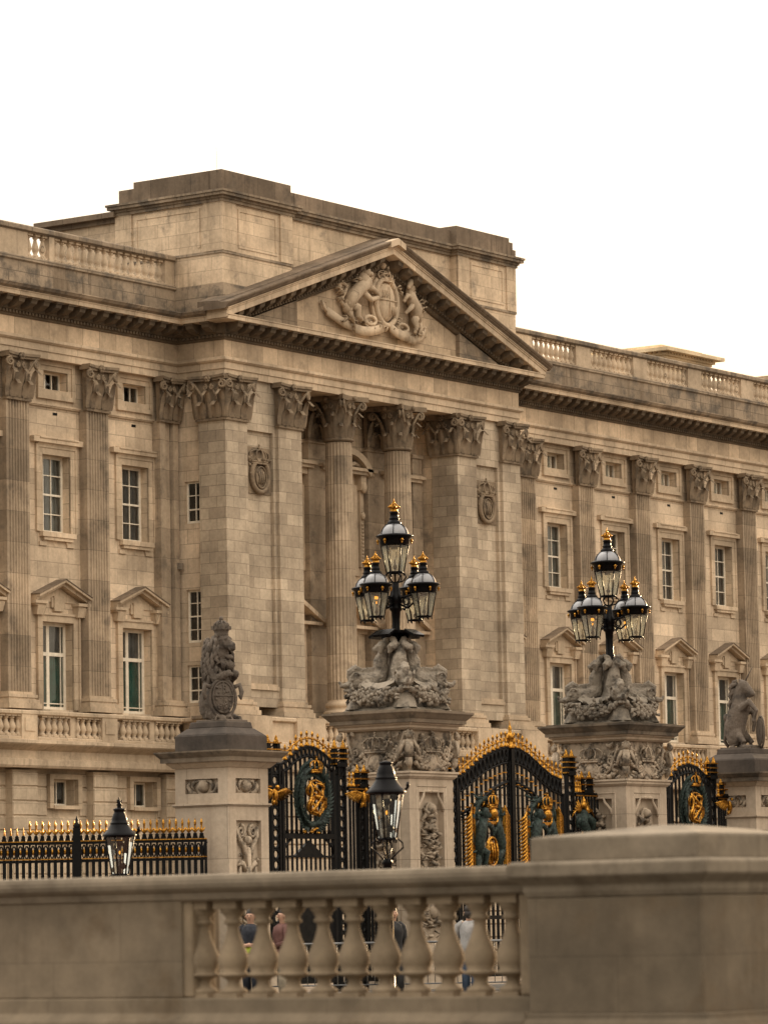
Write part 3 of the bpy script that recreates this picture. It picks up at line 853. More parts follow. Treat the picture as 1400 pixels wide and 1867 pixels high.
# ---- columns
def column(x):
    m = MB()
    nf = 24; n = nf*5
    def md(i): 
        k = i % 5
        return 1.0 if k in (0,) else (.995, .955, .94, .955)[k-1]
    prof = []
    for i in range(9):
        t = i/8
        prof.append((.5-.068*t**1.7, 8.62+(17.02-8.62)*t))
    m.lathe(prof, (x, 73.4, 0), n, False, mod=md)
    o = m.build('column', M_flute, palace)
    m = MB()
    m.box(x-.66, x+.66, 73.4-.66, 73.4+.5, ZB, ZB+.2)
    m.lathe([(.64,.2),(.66,.27),(.62,.34),(.54,.37),(.52,.44),(.56,.47),(.58,.53),(.55,.6),(.5,.64),(.5,.7)], (x,73.4,ZB), 32)
    m.build('base', M_trim, o)
    m = MB()
    m.lathe([(.44,-.1),(.5,-.07),(.5,-.01),(.44,.02),(.43,.3),(.45,.8),(.56,1.2),(.6,1.24)], (x,73.4,ZC), 24)
    h = ZT-ZC
    def Fr(ang):
        ca, sa = math.cos(ang), math.sin(ang)
        def f(a, o_, u):
            rr = .43+o_
            return Vector((x+ca*rr-sa*a, 73.4+sa*rr+ca*a, ZC+u))
        return f
    for i in range(8): leaf(m, 0, .0, .3, h*.34, .05, .19, Fr(2*PI*i/8), .15)
    for i in range(8): leaf(m, 0, .0, .26, h*.6, .06, .26, Fr(2*PI*(i+.5)/8), .18)
    for i in range(4):
        F = Fr(PI/4+PI/2*i)
        for sg in (-1, 1):
            m.tube([F(sg*.2,.05,h*.4), F(sg*.16,.12,h*.6), F(sg*.07,.28,h*.8), F(sg*.04,.36,h*.87)], [.03,.04,.05,.045], 5)
            pts = []
            for k in range(14):
                t = k/13; q = PI/2+t*3*PI; rr = .14*(1-.8*t)
                pts.append(F(sg*.05, .36-rr*math.cos(q)*1.0, h*.77+rr*math.sin(q)))
            m.tube(pts, .045, 5)
        G = Fr(PI/2*i)
        for sg in (-1, 1): spiral(m, sg*.12, .12, h*.75, .09, G, sg, 0, .035)
        m.ell(G(0, .26, h*.93), .085, 8, 5)
    # abacus with concave sides
    pts = []
    for k in range(4):
        c0 = PI/4 + PI/2*k
        for j in range(8):
            t = j/8; u = -1+2*t
            ang = PI/2*(k+1)
            r0 = .56+.17*u*u; a = u*.73
            pts.append((x+math.cos(ang)*r0-math.sin(ang)*a, 73.4+math.sin(ang)*r0+math.cos(ang)*a))
    n = len(pts)
    vs = [(p[0], p[1], ZC+h*.885) for p in pts]+[(p[0], p[1], ZC+h) for p in pts]
    m.add(vs, [tuple(reversed(range(n))), tuple(n+i for i in range(n))]+[(i,(i+1)%n,n+(i+1)%n,n+i) for i in range(n)])
    m.build('capital', M_carve, o)
column(103.15); column(106.5)

# ---- loggia behind the columns
m = MB()
axs = [101.7, 104.8, 107.95]
hol = [(a-.6, a+.6, 12.9, 15.7) for a in axs] + [(a-.7, a+.7, 7.9, 10.9) for a in axs]
wall_holes(m, 100.2, 109.5, 6.2, 18.6, YL, hol, .35)
m.quad((100.35,YL,6.2),(100.35,73.8,6.2),(100.35,73.8,18.6),(100.35,YL,18.6))
m.quad((109.3,73.8,6.2),(109.3,YL,6.2),(109.3,YL,18.6),(109.3,73.8,18.6))
m.box(96.5, 113.0, 72.95, 75.1, 18.53, 20.0)
m.build('loggia_wall', M_tower, palace)
for x in (103.15, 106.5, 100.75, 108.9):
    m = MB()
    hw = .5 if 101 < x < 108 else .28
    m.box(x-hw, x+hw, YL-.25, YL, ZB, 17.1); m.box(x-hw-.04, x+hw+.04, YL-.3, YL, 17.08, 17.2)
    for e in range(2): m.box(x-hw-.1+.04*e, x+hw+.1-.04*e, YL-.34+.04*e, YL, ZB+.2*e, ZB+.2*(e+1))
    m.build('loggia_pilaster', M_flute, palace)
for x in (103.15, 106.5):
    m = MB(); cap_face(m, Fx(x, YL-.25, ZC+.03), 1.0, ZT-ZC-.03); m.build('loggia_capital', M_carve, palace)
m = MB(); m.box(100.2, 109.5, YL-.06, YL, 17.08, 17.2); m.build('loggia_string', M_trim, palace)
for i, a in enumerate(axs):
    m = MB()
    for (hwx, z0, z1) in ((.6, 12.9, 15.7), (.7, 7.95, 10.9)):
        for sg in (-1, 1):
            m.box(a+sg*(hwx+.11)-.11, a+sg*(hwx+.11)+.11, YL-.08, YL, z0, z1+.22); m.box(a+sg*(hwx+.3)-.07, a+sg*(hwx+.3)+.07, YL-.05, YL, z0, z1)
        m.box(a-hwx, a+hwx, YL-.08, YL, z1, z1+.22)
    if i != 1:
        m.box(a-1.15, a+1.15, YL-.34, YL, 16.25, 16.36); m.box(a-1.25, a+1.25, YL-.42, YL, 16.36, 16.47); m.box(a-1.0, a+1.0, YL-.2, YL, 16.05, 16.25)
    else:
        m.box(a-1.45, a+1.45, YL-.34, YL, 16.25, 16.36); m.box(a-1.55, a+1.55, YL-.42, YL, 16.36, 16.46)
        arc = [(a+1.58*math.sin(t*.98/6), 16.46-1.1+1.72*math.cos(t*.92/6)+.0) for t in range(-6, 7)]
        out = arc; inn = [(p[0]*.86+a*.14, p[1]-.2) for p in arc]
        for k in range(12):
            m.prism([inn[k], inn[k+1], out[k+1], out[k]], YL-.42, YL)
        m.prism([(a-1.3,16.46)]+[(a+1.3,16.46)]+[(a+1.1*math.cos(q*PI/8), 16.46+.5*math.sin(q*PI/8)) for q in range(1,8)], YL-.08, YL)
        for sg in (-1, 1):
            m.box(a+sg*.95-.15, a+sg*.95+.15, YL-.26, YL, 15.75, 16.25); m.box(a+sg*.95-.1, a+sg*.95+.1, YL-.16, YL, 13.2, 15.75)
            m.ell((a+sg*.95, YL-.26, 15.85), (.13,.1,.2)); m.ell((a+sg*.95, YL-.2, 14.9), (.1,.08,.14))
            for k in range(12): m.ell((a+sg*.95, YL-.17, 13.3+.12*k), (.06,.05,.065), 6, 4)
            m.tube([(a+sg*.15, YL-.2, 16.5), (a+sg*.5, YL-.2, 16.62), (a+sg*.8, YL-.18, 16.55)], .08, 6)
        m.ell((a, YL-.2, 16.68), (.25,.14,.22))
    for sg in (-1, 1):
        pts = [(a+sg*1.45, 11.2), (a+sg*1.45, 11.34), (a, 12.06), (a, 11.9)]
        m.prism(pts if sg < 0 else list(reversed(pts)), YL-.45, YL)
    m.box(a-1.4, a+1.4, YL-.4, YL, 11.12, 11.22); m.box(a-1.2, a+1.2, YL-.12, YL, 10.98, 11.12)
    m.build('loggia_window_surround', M_trim, palace)
for a in axs:
    for (hwx, z0, z1) in ((.6, 12.9, 15.7), (.7, 7.9, 10.9)):
        m = MB()
        m.box(a-hwx, a-hwx+.08, YL+.2, YL+.28, z0, z1); m.box(a+hwx-.08, a+hwx, YL+.2, YL+.28, z0, z1); m.box(a-.04, a+.04, YL+.21, YL+.27, z0, z1)
        m.box(a-hwx+.08, a+hwx-.08, YL+.2, YL+.28, z1-.08, z1); m.box(a-hwx+.08, a+hwx-.08, YL+.215, YL+.275, (z0+z1)/2-.03, (z0+z1)/2+.03)
        lf = m.build('loggia_window', M_white, palace)
        m = MB(); m.quad((a-hwx,YL+.25,z0),(a+hwx,YL+.25,z0),(a+hwx,YL+.25,z1),(a-hwx,YL+.25,z1)); m.build('pane', M_glass, lf)
m = MB(); m.box(96.3, 113.2, 72.55, 74.6, 7.3, 7.9); m.build('loggia_floor', M_trim, palace)

# ---- pediment
XA, ZAP, ZE = XC, 23.42, 20.3
HWP = 9.1
SL = (ZAP-ZE)/HWP
def rake(mb, prof, x_out, zoff=0.0, Yb=YF):
    """profile (out, dz) carried up both slopes; out measured forward of Yb"""
    for sg in (-1, 1):
        vs = []; k = len(prof)
        for (o, dz) in prof: vs.append((XA+sg*x_out, Yb-o, ZAP-SL*x_out+dz))
        for (o, dz) in prof: vs.append((XA, Yb-o, ZAP+dz))
        fs = [(j, k+j, k+j+1, j+1) if sg < 0 else (k+j, j, j+1, k+j+1) for j in range(k-1)]
        fs.append(tuple(range(k)) if sg > 0 else tuple(reversed(range(k))))
        mb.add(vs, fs)
m = MB()
m.prism([(XA-8.6, 20.3), (XA+8.6, 20.3), (XA, 23.25)], YF+.05, YF+.9)
ped = m.build('pediment', M_frieze, palace)
m = MB()
rake(m, [(-.06,-.62),(.04,-.6),(.1,-.54),(.1,-.49),(.14,-.48),(.14,-.38),(.16,-.37),(.2,-.3),(.2,-.1),(-.06,-.1)], 8.3)
for sg in (-1, 1):
    n = 15
    for i in range(n):
        x = .35+8.3*(i+.3)/n; hw = .13
        vs = []
        for dx in (-hw, hw):
            zz = ZAP-SL*(x+dx)
            vs += [(XA+sg*(x+dx), YF-.2, zz-.4), (XA+sg*(x+dx), YF-.4, zz-.36), (XA+sg*(x+dx), YF-.58, zz-.24), (XA+sg*(x+dx), YF-.62, zz-.095), (XA+sg*(x+dx), YF-.24, zz-.095)]
        m.add(vs, [(0,1,2,3,4),(9,8,7,6,5),(0,5,6,1),(1,6,7,2),(2,7,8,3)])
    n = 56
    for i in range(n):
        x = .2+8.2*(i+.5)/n; hw = .045
        zz = ZAP-SL*x
        m.box(XA+sg*x-hw, XA+sg*x+hw, YF-.225, YF-.13, zz-.47, zz-.385)
m.build('raking_brackets', M_deep, ped)
m = MB(); rake(m, [(-.1,-.11),(.66,-.105),(.68,-.09),(.68,.08),(.71,.1),(.71,.13),(.74,.16),(.74,.19),(-.1,.2)], 9.14); m.build('raking_corona', M_trim, ped)
m = MB()
rake(m, [(-.1,.19),(.74,.195),(.76,.22),(.8,.25),(.8,.27),(.84,.3),(.87,.35),(.87,.39),(-.1,.43)], 9.3)
rake(m, [(-.35,.3),(.5,.42),(.46,.45),(-.35,.49)], 9.28)
m.build('raking_gutter', M_dark, ped)
m = MB(); m.prism([(XA-.42, ZAP-SL*.42+.195), (XA-.42, ZAP-SL*.42+.4), (XA, ZAP+.41), (XA+.42, ZAP-SL*.42+.4), (XA+.42, ZAP-SL*.42+.195), (XA, ZAP+.195)], YF-.89, YF-.6)
m.build('apex_block', M_trim, ped)

# coat of arms in the tympanum: crowned shield, lion, unicorn, scroll
m = MB(); Y0 = YF+.06; rnd = random.Random(5)
def T(x, o, z): return Vector((x, Y0-o, z))
F0 = lambda a, o, u: Vector((a, Y0-o, u))
def ch(pts, rad, n=8):
    m.chain([T(*p) for p in pts], rad, n)
# shield
sh = []
for i in range(24):
    q = 2*PI*i/24
    sh.append((105.1+.52*math.sin(q)*(1-.18*(1 if math.cos(q) < -.3 else 0)), 21.85+.66*math.cos(q)))
m.ell(T(105.1,.08,21.85), (.56,.22,.68), 20, 10)
m.tube([T(105.1+.62*math.sin(2*PI*i/24), .16, 21.82+.78*math.cos(2*PI*i/24)) for i in range(24)], .1, 7, closed=True)
m.tube([T(105.1+.76*math.sin(2*PI*i/24), .08, 21.82+.86*math.cos(2*PI*i/24)) for i in range(24)], .08, 6, closed=True)
m.tube([T(105.1,.31,22.4),T(105.1,.32,21.85),T(105.1,.3,21.3)], .02, 5); m.tube([T(104.62,.26,21.87),T(105.1,.32,21.87),T(105.58,.26,21.87)], .02, 5)
crown(m, (105.12, .12, 22.5), .82, .5, F0)
for k in range(6): m.ell(T(105.15+rnd.uniform(-.3,.35), .2, 22.95+rnd.uniform(-.06,.2)), rnd.uniform(.06,.13), 6, 4)
# lion (left)
ch([(102.85,.18,21.35),(103.05,.25,21.75),(103.4,.28,22.05),(103.72,.28,22.3)], [.2,.24,.23,.26])
m.ell(T(103.62,.3,22.38), (.26,.2,.32)); m.ell(T(103.68,.36,22.63), (.19,.17,.19)); m.ell(T(103.86,.42,22.58), (.1,.1,.09)); m.ell(T(103.9,.38,22.47), (.08,.07,.05))
for k in range(16): 
    q = rnd.uniform(0, 2*PI); m.ell(T(103.58+.24*math.cos(q), .33, 22.45+.3*math.sin(q)), rnd.uniform(.05,.09), 6, 4)
crown(m, (103.66, .3, 22.8), .3, .22, F0)
ch([(103.7,.3,22.15),(104.05,.34,22.15),(104.35,.34,22.0)], [.13,.1,.09]); ch([(103.6,.3,21.95),(103.95,.36,21.75),(104.3,.36,21.85)], [.12,.09,.08])
ch([(102.9,.2,21.5),(103.25,.3,21.4),(103.2,.3,21.15),(103.45,.3,21.05)], [.2,.16,.1,.08]); ch([(102.8,.18,21.4),(102.9,.25,21.15),(103.05,.26,20.98)], [.16,.1,.08])
ch([(102.75,.15,21.35),(102.5,.15,21.6),(102.75,.15,21.85),(102.85,.15,22.1),(102.55,.15,22.2),(102.4,.15,22.05)], [.07,.07,.07,.07,.08,.11])
for k in range(5): m.ell(T(102.42+rnd.uniform(-.14,.14), .15, 22.05+rnd.uniform(-.12,.16)), .07, 6, 4)
# unicorn (right)
ch([(106.75,.18,21.35),(106.7,.25,21.75),(106.4,.28,22.05),(106.3,.28,22.3)], [.2,.22,.2,.15])
ch([(106.3,.3,22.3),(106.4,.3,22.6),(106.25,.36,22.62),(106.08,.4,22.42)], [.14,.14,.13,.07])
ch([(106.3,.36,22.75),(106.2,.4,23.0)], [.035,.015])
for k in range(8): m.ell(T(106.5+rnd.uniform(-.06,.08), .28, 22.25+.06*k), .07, 6, 4)
ch([(106.35,.3,22.1),(106.05,.36,22.15),(105.9,.34,21.95)], [.11,.08,.06]); ch([(106.45,.3,21.9),(106.15,.38,21.7),(105.95,.36,21.55)], [.11,.08,.06])
ch([(106.75,.2,21.5),(106.5,.3,21.35),(106.65,.3,21.15),(106.55,.3,20.98)], [.18,.14,.08,.07]); ch([(106.85,.2,21.4),(106.95,.26,21.15),(106.85,.26,20.95)], [.13,.08,.07])
ch([(106.9,.15,21.45),(107.1,.15,21.7),(107.05,.15,22.0)], [.06,.05,.07])
# motto scroll and grassy mound
def ribbon(pts, wd, o=.16):
    vs = []; fs = []
    for i, (x, z) in enumerate(pts):
        oo = o+.05*math.sin(i*1.1)
        vs += [T(x, oo, z-wd/2), T(x, oo, z+wd/2), T(x, oo-.07, z+wd/2), T(x, oo-.07, z-wd/2)]
    for i in range(len(pts)-1):
        a = 4*i
        for j in range(4): fs.append((a+j, a+(j+1)%4, a+4+(j+1)%4, a+4+j))
    fs += [(3,2,1,0), tuple(4*(len(pts)-1)+j for j in range(4))]
    m.add(vs, fs, True)
ribbon([(101.75,21.15),(102.2,20.98),(102.7,20.84),(103.2,20.8)], .28); ribbon([(103.2,20.72),(103.6,20.68),(104.1,20.74),(104.6,20.86),(104.95,21.0)], .3, .26)
ribbon([(105.2,21.0),(105.5,20.84),(105.9,20.76),(106.3,20.8)], .3, .26); ribbon([(106.3,20.74),(106.7,20.72),(107.1,20.84),(107.4,21.1)], .26)
m.ring(T(104.1,.2,21.1), .3, .14, .07, 14); m.ring(T(105.95,.2,21.05), .3, .14, .07, 14)
for k in range(5): m.tube([T(101.75,.12,21.12), T(101.6-.03*k,.14,21.25+.05*k), T(101.5+.06*k,.12,21.42)], [.05,.06,.02], 5)
for k in range(40): m.ell(T(rnd.uniform(102.6,107.2), .1, 20.98+rnd.uniform(-.12,.12)), (rnd.uniform(.05,.13),.09,rnd.uniform(.04,.09)), 6, 4)
for k in range(10): m.ell(T(107.3+rnd.uniform(-.15,.15), .1, 21.1+rnd.uniform(-.15,.15)), .06, 6, 4)
for k in range(90):
    # curling leaf-work, mane and tail locks, cresting round the shield
    zone = k % 5
    if zone == 0: a, z = 105.1+.82*math.sin(k), 21.85+.92*math.cos(k)
    elif zone == 1: a, z = 103.55+.28*math.cos(k*1.7), 22.4+.32*math.sin(k*1.7)
    elif zone == 2: a, z = 106.45+rnd.uniform(-.15,.15), 22.3+rnd.uniform(-.3,.3)
    elif zone == 3: a, z = rnd.uniform(102.3,107.2), 20.9+rnd.uniform(-.05,.22)
    else: a, z = rnd.choice((102.45,107.1))+rnd.uniform(-.18,.18), 21.9+rnd.uniform(-.35,.3)
    q = rnd.uniform(0, 2*PI); L = rnd.uniform(.06,.13)
    m.tube([T(a-L*math.cos(q), .06, z-L*math.sin(q)), T(a, .3, z), T(a+L*math.cos(q+.7), .22, z+L*math.sin(q+.7)), T(a+L*1.3*math.cos(q+1.6), .1, z+L*1.3*math.sin(q+1.6))], [.025,.035,.03,.01], 5)
for k in range(3):
    m.tube([T(104.75+.12*k,.29,22.2), T(104.8+.1*k,.31,22.05), T(104.72+.12*k,.29,21.95)], .025, 5); m.tube([T(105.3+.1*k,.29,21.7), T(105.25+.1*k,.3,21.55), T(105.3+.08*k,.27,21.4)], .025, 5)
m.build('coat_of_arms', M_trim, ped)

# ---- attic block over the portico
m = MB()
TL, TR = 96.32, 113.08
def attic(mb, z0, z1, e=0.0):
    for (a, c, f) in ((TL-e, 100.0+e, YF-e), (109.5-e, TR+e, YF-e)): mb.box(a, c, f, 77.0+e, z0, z1)
    mb.box(100.0+e, 109.5-e, YF+.28-e, 77.0+e, z0, z1)
attic(m, 20.4, 24.0)
m.box(TL+.1, TR-.1, 77.0, 80.0, 20.4, 23.8)
tw = m.build('attic_block', M_tower, palace)
m = MB()
for z0, z1, e in ((22.36, 22.44, .035),): attic(m, z0, z1, e)
attic(m, 20.45, 21.3, .1); attic(m, 21.3, 21.4, .05)
m.build('attic_plinth', M_sooty, tw)
for (a, c) in ((97.0-.7, 97.0), (99.35, 100.0), (109.5, 110.15), (112.5, TR)):
    m = MB()
    if a < 96.5: m.box(TL+.02, c, YF-.05, YF+.02, 22.44, 24.0); m.box(TL-.05, TL+.02, YF-.05, 73.55, 22.44, 24.0)
    else: m.box(a, c, YF-.05, YF+.02, 22.44, 24.0)
    m.build('attic_strip', M_tower, tw)
m = MB(); m.box(TL-.05, TL+.02, 76.4, 77.06, 22.44, 24.0); m.build('attic_strip', M_tower, tw)
for (a, c) in ((97.15, 99.2), (110.3, 112.35)):
    m = MB()
    for (p, q, z0, z1) in ((a, a+.09, 22.6, 23.85), (c-.09, c, 22.6, 23.85), (a+.09, c-.09, 23.76, 23.85), (a+.09, c-.09, 22.6, 22.69)): m.box(p, q, YF-.022, YF+.02, z0, z1)
    m.build('attic_panel', M_tower, tw)
m = MB()
for (p, q, z0, z1) in ((73.7,73.79,22.6,23.85),(76.2,76.29,22.6,23.85),(73.79,76.2,23.76,23.85)): m.box(TL-.022, TL+.02, p, q, z0, z1)
m.build('attic_panel', M_tower, tw)
m = MB()
for z0, z1, e in ((23.98,24.08,.08),(24.08,24.16,.13),(24.16,24.26,.24),(24.26,24.33,.28)): attic(m, z0, z1, e)
m.build('attic_cornice', M_sooty, tw)
m = MB()
for (a, c, f, z) in ((TL+.02, 100.0, YF, 25.0), (109.5, TR-.3, YF, 25.0)): m.box(a, c, f, 76.35, 24.33, z)
m.box(100.0, 109.5, YF+.25, 76.6, 24.33, 24.86)
m.box(TR-.3, TR-.08, YF, 76.6, 24.33, 24.86); m.box(TR-.08, TR+.1, YF, 76.8, 24.33, 24.62)
m.box(TL+.02, TL+.3, 76.35, 76.95, 24.33, 24.8); m.box(TL+.0, TR, 77.0, 80.1, 23.8, 23.95); m.box(TL-.2, TR, 77.0, 80.3, 23.95, 24.12)
m.build('attic_blocking', M_dark, tw)
m = MB(); m.tube([(TL-.0, YF+.15, 24.9), (TL-.03, YF+.15, 25.7)], .005, 6); m.build('lightning_rod', M_black, tw)

# ---- pavilion on the roof behind the right wing
pav = thing('rooftop_pavilion', 'pale rooftop pavilion with flat cornice, coloured as if glowing behind the right parapet', 'pavilion', (139.5, 82, 20.6))
m = MB(); m.box(138.5, 142.2, 82, 86.5, 20.6, 24.62); m.build('wall', M_glare_s, pav)
m = MB()
for z0, z1, e in ((24.5,24.6,.1),(24.6,24.7,.2),(24.74,24.88,.5)): m.box(138.5-e, 142.2+e, 82-e, 86.5+e, z0, z1)
m.box(138.7, 142.0, 82.2, 86.3, 24.88, 25.1)
for i in range(16): m.box(138.5+.24*i, 138.62+.24*i, 81.75, 82, 24.66, 24.75)
for i in range(19): m.box(138.25, 138.5, 82+.24*i, 82.12+.24*i, 24.66, 24.75)
m.build('cornice', M_glare_s, pav)
fs_ = thing('chimney_stack', 'low stone chimney stack at the far right end of the roofline', 'chimney', (147.4, 82, 20.6))
m = MB(); m.box(146.3, 149.5, 81.3, 84, 20.6, 24.35); m.build('stack', M_tower, fs_)
m = MB(); m.box(146.15, 149.6, 81.15, 84.1, 24.35, 24.5); m.build('cap', M_trim, fs_)
# ================================================================== GATE PIERS
def Fw(x, y, z, ud, nd_):                     # generic face frame
    u = Vector(ud); n_ = Vector(nd_)
    return lambda a, o, k: Vector((x, y, z)) + u*a + n_*o + Vector((0,0,k))
def putto(mb, F, a, z, s=1.0):
    C_ = lambda da, o, dz: F(a+da*s, o*s, z+dz*s)
    mb.chain([C_(0,.12,0), C_(0,.16,.2), C_(0,.15,.36)], [.1*s,.12*s,.11*s])
    mb.ell(C_(0,.2,.54), .095*s, 8, 6)
    for k in range(7): mb.ell(C_(.09*math.cos(k*.9), .18, .58+.06*math.sin(k*.9)), .045*s, 6, 4)
    for sg in (-1, 1):
        mb.chain([C_(sg*.12,.15,.38), C_(sg*.2,.17,.24), C_(sg*.26,.16,.04)], [.05*s,.042*s,.035*s], 6)
    mb.chain([C_(0,.12,0), C_(0,.12,-.16), C_(.02,.08,-.26)], [.1*s,.09*s,.04*s])
def swag(mb, F, a0, a1, z, drop, o, rnd, r=.05, n=14):
    for i in range(n):
        t = i/(n-1)
        mb.ell(F(a0+(a1-a0)*t, o+rnd.uniform(-.01,.03), z-drop*4*t*(1-t)+rnd.uniform(-.02,.02)), (rnd.uniform(.7,1.25)*r,)*3, 6, 4)
def foliage(mb, F, a0, a1, z0, z1, o, n, rnd, r=(.03,.07)):
    for i in range(n):
        a, z = rnd.uniform(a0, a1), rnd.uniform(z0, z1)
        q = rnd.uniform(0, 2*PI); L = rnd.uniform(*r)
        mb.tube([F(a-L*math.cos(q), o*.4, z-L*math.sin(q)), F(a, o+rnd.uniform(0,.03), z), F(a+L*math.cos(q), o*.5, z+L*math.sin(q))], [L*.35, L*.55, L*.15], 5)
def frieze_face(mb, F, w, h, seed):
    rnd = random.Random(seed)
    crown(mb, (0, .02, h*.48), .52, .42, F)
    mb.ell(F(0, .03, h*.24), (.2,.1,.22) if abs(F(0,1,0).x-F(0,0,0).x) < .5 else (.1,.2,.22), 12, 8)
    mb.tube([F(.2*math.sin(2*PI*i/16), .07, h*.24+.2*math.cos(2*PI*i/16)) for i in range(16)], .03, 5, closed=True)
    for sg in (-1, 1):
        spiral(mb, sg*.3, .07, h*.24, .11, F, sg, 0, .04); spiral(mb, sg*.5, .07, h*.5, .1, F, -sg, 0, .035)
        mb.tube([F(sg*.3,.06,h*.1), F(sg*.52,.1,h*.3), F(sg*.66,.08,h*.72), F(sg*.7,.05,h*.95)], [.03,.035,.03,.025], 5)
        swag(mb, F, sg*.3, sg*.72, h*.46, .12, .07, rnd, .045, 10)
        swag(mb, F, sg*.15, sg*.6, h*.2, .1, .06, rnd, .05, 9)
    foliage(mb, F, -w*.48, w*.48, .03, h*.35, .09, 26, rnd, (.04,.09))
    foliage(mb, F, -w*.48, w*.48, h*.3, h*.95, .07, 24, rnd, (.04,.09))
def trophy_panel(mb, F, w, z0, z1, seed):
    rnd = random.Random(seed); H = z1-z0
    mb.ell(F(0,.11,z1-.18), .11, 8, 6)
    for sg in (-1, 1): mb.chain([F(sg*.04,.06,z1-.1), F(sg*.12,.06,z1-.3), F(sg*.24,.05,z1-.42)], [.05,.05,.03], 6)
    for k in range(16):
        a_, z_ = rnd.uniform(-.2,.2), z1-rnd.uniform(.2,.75); q_ = rnd.uniform(0,6.28)
        mb.tube([F(a_-.1*math.cos(q_),.01,z_-.1*math.sin(q_)), F(a_,.12,z_), F(a_+.1*math.cos(q_),.03,z_+.1*math.sin(q_))], [.035,.05,.015], 5)
    n = int(H*46)
    for i in range(n):
        t = rnd.random(); z = z0+H*.8*t
        wd = w*(.26+.2*abs(math.sin(t*7)))
        q = rnd.uniform(0, 2*PI); L = rnd.uniform(.04,.11); a = rnd.uniform(-wd, wd)
        mb.tube([F(a-L*math.cos(q), .0, z-L*math.sin(q)), F(a, .12+rnd.uniform(-.04,.05), z), F(a+L*math.cos(q), .03, z+L*math.sin(q))], [L*.3, L*.42, L*.15], 5)
    mb.ell(F(0,.09,z0+H*.22), .16, 10, 6)
    mb.tube([F(.17*math.sin(2*PI*i/14), .1, z0+H*.22+.2*math.cos(2*PI*i/14)) for i in range(14)], .03, 5, closed=True)
def hollow_box(mb, cx, cy, h, z0, z1, panels, rec=.05):
    """square shaft, half width h; panels = list of (face, a0, a1, za, zb) recessed with a frame"""
    for face in 'SW':
        F = Fw(cx, cy-h, 0, (1,0,0), (0,-1,0)) if face == 'S' else Fw(cx-h, cy, 0, (0,-1,0), (-1,0,0))
        hs = [p[1:] for p in panels if p[0] == face]
        xs = sorted(set([-h, h]+[q[0] for q in hs]+[q[1] for q in hs])); zs = sorted(set([z0, z1]+[q[2] for q in hs]+[q[3] for q in hs]))
        for i in range(len(xs)-1):
            for j in range(len(zs)-1):
                c, d = (xs[i]+xs[i+1])/2, (zs[j]+zs[j+1])/2
                inn = any(q[0] < c < q[1] and q[2] < d < q[3] for q in hs)
                o = -rec if inn else 0
                mb.add([F(xs[i],o,zs[j]), F(xs[i+1],o,zs[j]), F(xs[i+1],o,zs[j+1]), F(xs[i],o,zs[j+1])], [(0,1,2,3)])
        for (a, b, c, d) in hs:
            r = -rec
            mb.add([F(a,0,c),F(a,r,c),F(a,r,d),F(a,0,d),F(b,0,c),F(b,r,c),F(b,r,d),F(b,0,d)], [(0,1,2,3),(7,6,5,4),(3,2,6,7),(4,5,1,0)])
    mb.quad((cx+h,cy-h,z0),(cx+h,cy+h,z0),(cx+h,cy+h,z1),(cx+h,cy-h,z1)); mb.quad((cx+h,cy+h,z0),(cx-h,cy+h,z0),(cx-h,cy+h,z1),(cx+h,cy+h,z1))
    mb.quad((cx-h,cy-h,z1),(cx+h,cy-h,z1),(cx+h,cy+h,z1),(cx-h,cy+h,z1))
def square_path(cx, cy, h):
    # counter-clockwise seen from above keeps "right of travel" outward
    return [(cx, cy+h), (cx-h, cy+h), (cx-h, cy-h), (cx+h, cy-h), (cx+h, cy+h), (cx, cy+h)]

